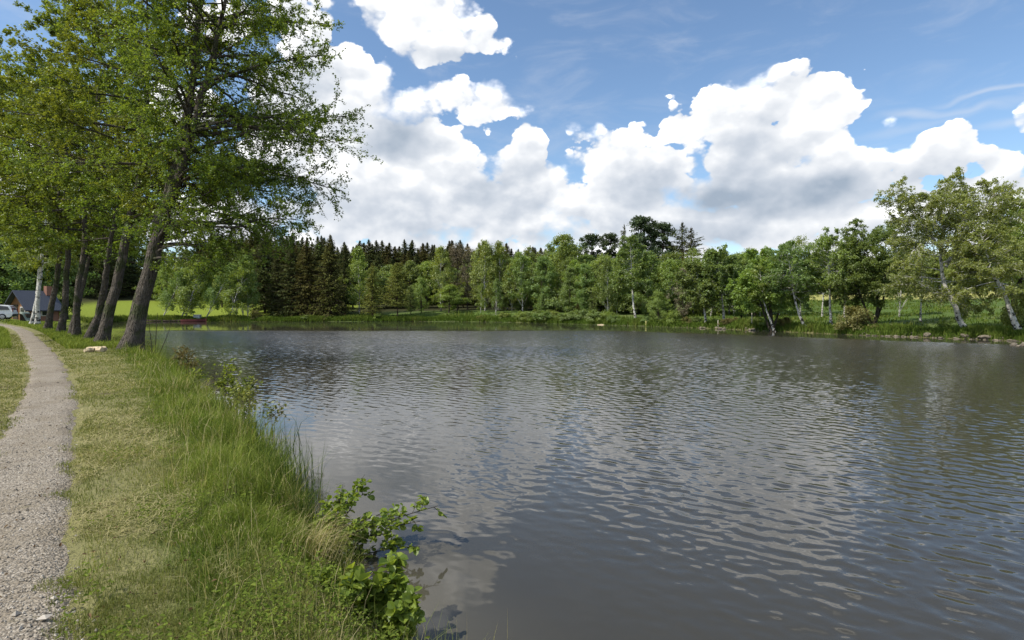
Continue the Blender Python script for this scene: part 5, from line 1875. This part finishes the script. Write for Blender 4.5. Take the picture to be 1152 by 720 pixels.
def cabin_mats():
    m, N = material('slate_roof')
    p = opos(N)
    br = N.n('ShaderNodeTexBrick')
    N.put(br.inputs['Vector'], N.v('MULTIPLY', p, (3, 3, 3)))
    br.inputs['Color1'].default_value = (0.055, 0.065, 0.085, 1)
    br.inputs['Color2'].default_value = (0.090, 0.100, 0.125, 1)
    br.inputs['Mortar'].default_value = (0.03, 0.03, 0.04, 1)
    finish(m, N, principled(N, br.outputs[0], 0.6))
    m, N = material('timber')
    w = N.noise(N.v('MULTIPLY', opos(N), (9, 9, 0.8)), 1.0, 4.0)
    finish(m, N, principled(N, N.mix(w, (0.13, 0.060, 0.026, 1), (0.28, 0.135, 0.060, 1)), 0.75))
    plain('brick', (0.25, 0.125, 0.085), 0.85, var=0.35, scale=9.0)
    plain('window_glass', (0.02, 0.024, 0.028), 0.08, 0.5)
    plain('white_paint', (0.70, 0.70, 0.70), 0.28, 0.5, var=0.03)
    plain('white_trim', (0.72, 0.71, 0.68), 0.6)
    plain('rubber', (0.02, 0.02, 0.02), 0.8)
    plain('alloy', (0.35, 0.35, 0.36), 0.35, 0.5, 0.6)
    plain('tail_red', (0.30, 0.012, 0.012), 0.2, 0.5)
    plain('black_plastic', (0.03, 0.03, 0.032), 0.5)
    plain('tarpaulin', (0.17, 0.21, 0.17), 0.6)
    plain('dark_wood', (0.06, 0.045, 0.032), 0.9)
    plain('boat_red', (0.115, 0.032, 0.030), 0.5)
    plain('grey_box', (0.42, 0.46, 0.48), 0.6)


cabin_mats()


def cabin():
    Y = 66.0
    c = P(39, HORIZON, Y)
    gz = hz(c[0], Y) - 0.05
    root = empty('cabin', (c[0], Y, gz))
    root.rotation_euler = (0, 0, R(70))
    tag(root, 'small timber cabin with blue grey slate roof and brick chimney behind the birch pair', 'cabin')
    L, Wd, H, RH = 3.2, 3.3, 1.7, 1.7     # ridge along local x, gable looks to -x
    gable = [(-L / 2, -Wd / 2, 0), (-L / 2, Wd / 2, 0), (-L / 2, Wd / 2, H), (-L / 2, 0, H + RH - 0.06), (-L / 2, -Wd / 2, H)]
    t = 0.14
    V = gable + [(x + t, y, z) for x, y, z in gable]
    F = [(0, 1, 2, 3, 4), (9, 8, 7, 6, 5)] + [(k, (k + 1) % 5, (k + 1) % 5 + 5, k + 5) for k in range(5)]
    quad_mesh('wall', V, F, 'timber', root)['label'] = 'orange brown timber gable wall'
    V2 = [(x + L - t, y, z) for x, y, z in V]
    quad_mesh('wall', V2, F, 'timber', root)
    box('wall', (0, -Wd / 2 + 0.08, H / 2), (L - 2 * t - 0.01, 0.16, H - 0.01), 'brick', root, 0)['label'] = 'brick side wall facing the pond'
    box('wall', (0, Wd / 2 - 0.08, H / 2), (L - 2 * t - 0.01, 0.16, H - 0.01), 'brick', root, 0)
    ov, th = 0.55, 0.12
    k = RH / (Wd / 2)
    ey = Wd / 2 + ov
    ez = H - ov * k
    x0, x1 = -L / 2 - 0.6, L / 2 + 0.35
    V = []
    for x in (x0, x1):
        V += [(x, -ey, ez + 0.03), (x, 0, H + RH + 0.03), (x, ey, ez + 0.03), (x, ey, ez + 0.03 + th), (x, 0, H + RH + 0.03 + th), (x, -ey, ez + 0.03 + th)]
    F = [(0, 1, 4, 5), (1, 2, 3, 4), (11, 10, 7, 6), (10, 9, 8, 7), (0, 6, 7, 1), (1, 7, 8, 2), (2, 8, 9, 3), (3, 9, 10, 4), (4, 10, 11, 5), (5, 11, 6, 0)]
    roof = quad_mesh('roof', V, F, 'slate_roof', root)
    ch = box('chimney', (1.2, -0.35, H + RH + 0.15), (0.55, 0.55, 1.1), 'brick', roof, 0.01)
    box('door', (-L / 2 - 0.03, 0.55, 0.98), (0.06, 0.85, 1.9), 'dark_wood', root, 0.01)
    w = box('window', (-L / 2 - 0.03, -0.75, 1.25), (0.06, 0.85, 0.85), 'white_trim', root, 0.01)
    box('pane', (-L / 2 - 0.063, -0.75, 1.25), (0.02, 0.70, 0.70), 'window_glass', w, 0)
    w = box('window', (0.2, -Wd / 2 - 0.02, 1.0), (1.0, 0.06, 0.75), 'white_trim', root, 0.01)
    box('pane', (0.2, -Wd / 2 - 0.053, 1.0), (0.86, 0.02, 0.62), 'window_glass', w, 0)


cabin()


def estate_car():
    Y = 58.5
    c = P(-14, HORIZON, Y)
    x0 = c[0]
    gz = hz(x0, Y)
    root = empty('estate_car', (x0, Y, gz))
    root.rotation_euler = (0, 0, R(207))          # nose towards the left of the picture
    tag(root, 'white estate car with dark side windows parked by the cabin', 'car')
    import bmesh
    # local +x = nose; side outline lofted across the width with tumblehome
    prof = [(-2.15, 0.42), (-2.22, 0.62), (-2.18, 0.95), (-2.02, 1.30), (-1.85, 1.47), (-1.2, 1.53), (0.0, 1.52), (0.45, 1.44), (1.15, 1.02), (1.95, 0.90), (2.2, 0.72), (2.24, 0.45), (2.1, 0.28), (-2.0, 0.28)]
    hw = lambda z: 0.87 if z < 0.95 else 0.87 - (z - 0.95) * 0.30
    rows_ = []
    for f in (-1, -0.93, 0, 0.93, 1):
        rows_.append([(x if abs(f) < 0.95 else x * 0.985, f * hw(z), z - (0.02 if abs(f) == 1 else 0)) for x, z in prof])
    V = [p for r_ in rows_ for p in r_]
    n = len(prof)
    F = [(a * n + k, a * n + (k + 1) % n, (a + 1) * n + (k + 1) % n, (a + 1) * n + k) for a in range(4) for k in range(n)]
    F += [tuple(range(n))[::-1], tuple(range(4 * n, 5 * n))]
    body = quad_mesh('body', V, F, 'white_paint', root)
    for s in (-1, 1):
        win = [(-1.95, 1.02), (-1.78, 1.36), (-1.15, 1.42), (0.0, 1.41), (0.38, 1.36), (0.95, 1.02)]
        V = [(x, s * (hw(z) + 0.008), z) for x, z in win]
        V += [(x, s * (hw(z) - 0.03), z) for x, z in win]
        m = len(win)
        F = [tuple(range(m)), tuple(range(m, 2 * m))[::-1]] + [(k, (k + 1) % m, (k + 1) % m + m, k + m) for k in range(m)]
        quad_mesh('side_window', V, F, 'window_glass', root)
        for wx in (-1.38, 1.38):
            wh = empty('wheel', (wx, s * 0.80, 0.31))
            wh.parent = root
            th = np.linspace(0, 2 * math.pi, 20, endpoint=False)
            for nm, r_, r2, wdt, mt in (('tyre', 0.31, 0.20, 0.20, 'rubber'), ('rim', 0.20, 0.05, 0.205, 'alloy')):
                V = []
                for rr, yy in ((r2, -wdt / 2), (r_, -wdt / 2 + 0.01), (r_, wdt / 2 - 0.01), (r2, wdt / 2)):
                    V += [(rr * math.cos(a), yy, rr * math.sin(a)) for a in th]
                F = [(a * 20 + k, a * 20 + (k + 1) % 20, (a + 1) * 20 + (k + 1) % 20, (a + 1) * 20 + k) for a in range(3) for k in range(20)]
                F += [(60 + k, 60 + (k + 1) % 20, (k + 1) % 20, k) for k in range(20)]
                quad_mesh(nm, V, F, mt, wh)
        box('tail_light', (-2.165, s * 0.74, 0.92), (0.10, 0.16, 0.30), 'tail_red', root, 0.02)
        box('mirror', (0.78, s * 0.98, 1.05), (0.12, 0.18, 0.13), 'white_paint', root, 0.03)
    V = [(-2.14, -0.66, 1.00), (-2.14, 0.66, 1.00), (-1.93, 0.60, 1.40), (-1.93, -0.60, 1.40)]
    V = [(x - 0.035, y, z) for x, y, z in V] + [(x + 0.05, y, z) for x, y, z in V]
    bx_ = [(0, 1, 2, 3), (7, 6, 5, 4), (0, 4, 5, 1), (1, 5, 6, 2), (2, 6, 7, 3), (3, 7, 4, 0)]
    quad_mesh('rear_window', V, bx_, 'window_glass', root)
    V = [(1.14, -0.72, 1.06), (1.14, 0.72, 1.06), (0.52, 0.62, 1.44), (0.52, -0.62, 1.44)]
    V = [(x + 0.03, y, z + 0.02) for x, y, z in V] + [(x - 0.05, y, z - 0.03) for x, y, z in V]
    quad_mesh('windscreen', V, bx_, 'window_glass', root)
    box('rear_bumper', (-2.17, 0, 0.46), (0.16, 1.62, 0.22), 'black_plastic', root, 0.04)
    box('front_bumper', (2.18, 0, 0.42), (0.16, 1.62, 0.24), 'black_plastic', root, 0.04)


estate_car()


def tarp():
    Y = 60.0
    c = P(29, HORIZON, Y)
    gz = hz(c[0], Y)
    root = empty('covered_stack', (c[0], Y, gz))
    tag(root, 'dark stack half covered by a pale green tarpaulin left of the birch pair', 'covered stack')
    box('stack', (0, 0, 0.45), (0.75, 0.7, 0.9), 'dark_wood', root, 0.04)
    xs = np.linspace(-0.55, 0.6, 14)
    ys = np.linspace(-0.5, 0.5, 9)
    X, Yg = np.meshgrid(xs, ys)
    Z = 1.08 - 0.9 * sstep(X, 0.0, 0.6) - 0.25 * sstep(-X, 0.3, 0.55) + 0.05 * np.sin(X * 9) * np.cos(Yg * 7) - 0.2 * (np.abs(Yg) > 0.4)
    V = np.stack([X.ravel(), Yg.ravel(), Z.ravel()], 1)
    V2 = V - np.array([0, 0, 0.02])
    F = grid_faces(14, 9)
    mesh_obj('tarpaulin', np.concatenate([V, V2]), [F, F[:, ::-1] + len(V)], MATS['tarpaulin'], root, smooth=True)


tarp()


def red_boat():
    px = 218
    Y = shore_y(px) - 0.7
    x0 = ray(px, HORIZON)[0] * Y
    root = empty('rowing_boat', (x0, Y, WATER_Z))
    root.rotation_euler = (0, 0, R(4))
    tag(root, 'long low dark red boat moored along the far lawn', 'boat')
    L, Wd = 3.4, 1.15
    n = 17
    V, F = [], []
    prof = [(-1, 0.36), (-0.92, 0.05), (-0.55, -0.12), (0, -0.16), (0.55, -0.12), (0.92, 0.05), (1, 0.36), (0.90, 0.36), (0.80, 0.10), (0.5, -0.03), (0, -0.06), (-0.5, -0.03), (-0.80, 0.10), (-0.90, 0.36)]
    m = len(prof)
    for i in range(n):
        t = -1 + 2 * i / (n - 1)
        w = Wd / 2 * (1 - abs(t) ** 3.2 * (0.86 if t > 0 else 0.35))
        for (u, z) in prof:
            V.append((t * L / 2, u * w, z + 0.12 * max(t, 0) ** 2))
    for i in range(n - 1):
        for k in range(m):
            F.append((i * m + k, i * m + (k + 1) % m, (i + 1) * m + (k + 1) % m, (i + 1) * m + k))
    F += [tuple(range(m)), tuple(range((n - 1) * m, n * m))[::-1]]
    quad_mesh('hull', V, F, 'boat_red', root)
    for sx in (-0.75, 0.2):
        box('seat', (sx, 0, 0.22), (0.26, 1.0, 0.04), 'dark_wood', root, 0.01)
    # small pale box on the bank behind the boat
    Yb = shore_y(222) + 1.0
    xb = ray(222, HORIZON)[0] * Yb
    gz = hz(xb, Yb)
    bx_ = empty('storage_box', (xb, Yb, gz))
    tag(bx_, 'pale grey box standing on the lawn edge behind the red boat', 'box')
    box('body', (0, 0, 0.27), (0.95, 0.6, 0.54), 'grey_box', bx_, 0.03)
    box('lid', (0, 0, 0.59), (1.02, 0.68, 0.09), 'white_trim', bx_, 0.02)
    # dark timber edging of the far lawn
    pts = []
    for px in np.linspace(162, 204, 8):
        yy = shore_y(px) + 0.12
        pts.append((ray(px, HORIZON)[0] * yy, yy, WATER_Z + 0.12))
    c = resample(pts, 24)
    v, q = tubes(c[None], np.full((1, 24), 0.17), 8)
    mid = c.mean(0)
    tag(mesh_obj('timber_edging', v - mid, [q, np.arange(8)[None, ::-1], (np.arange(8) + 23 * 8)[None]], MATS['dark_wood'], loc=mid),
        'dark timber edging along the waterline of the far lawn', 'bank edging')


red_boat()
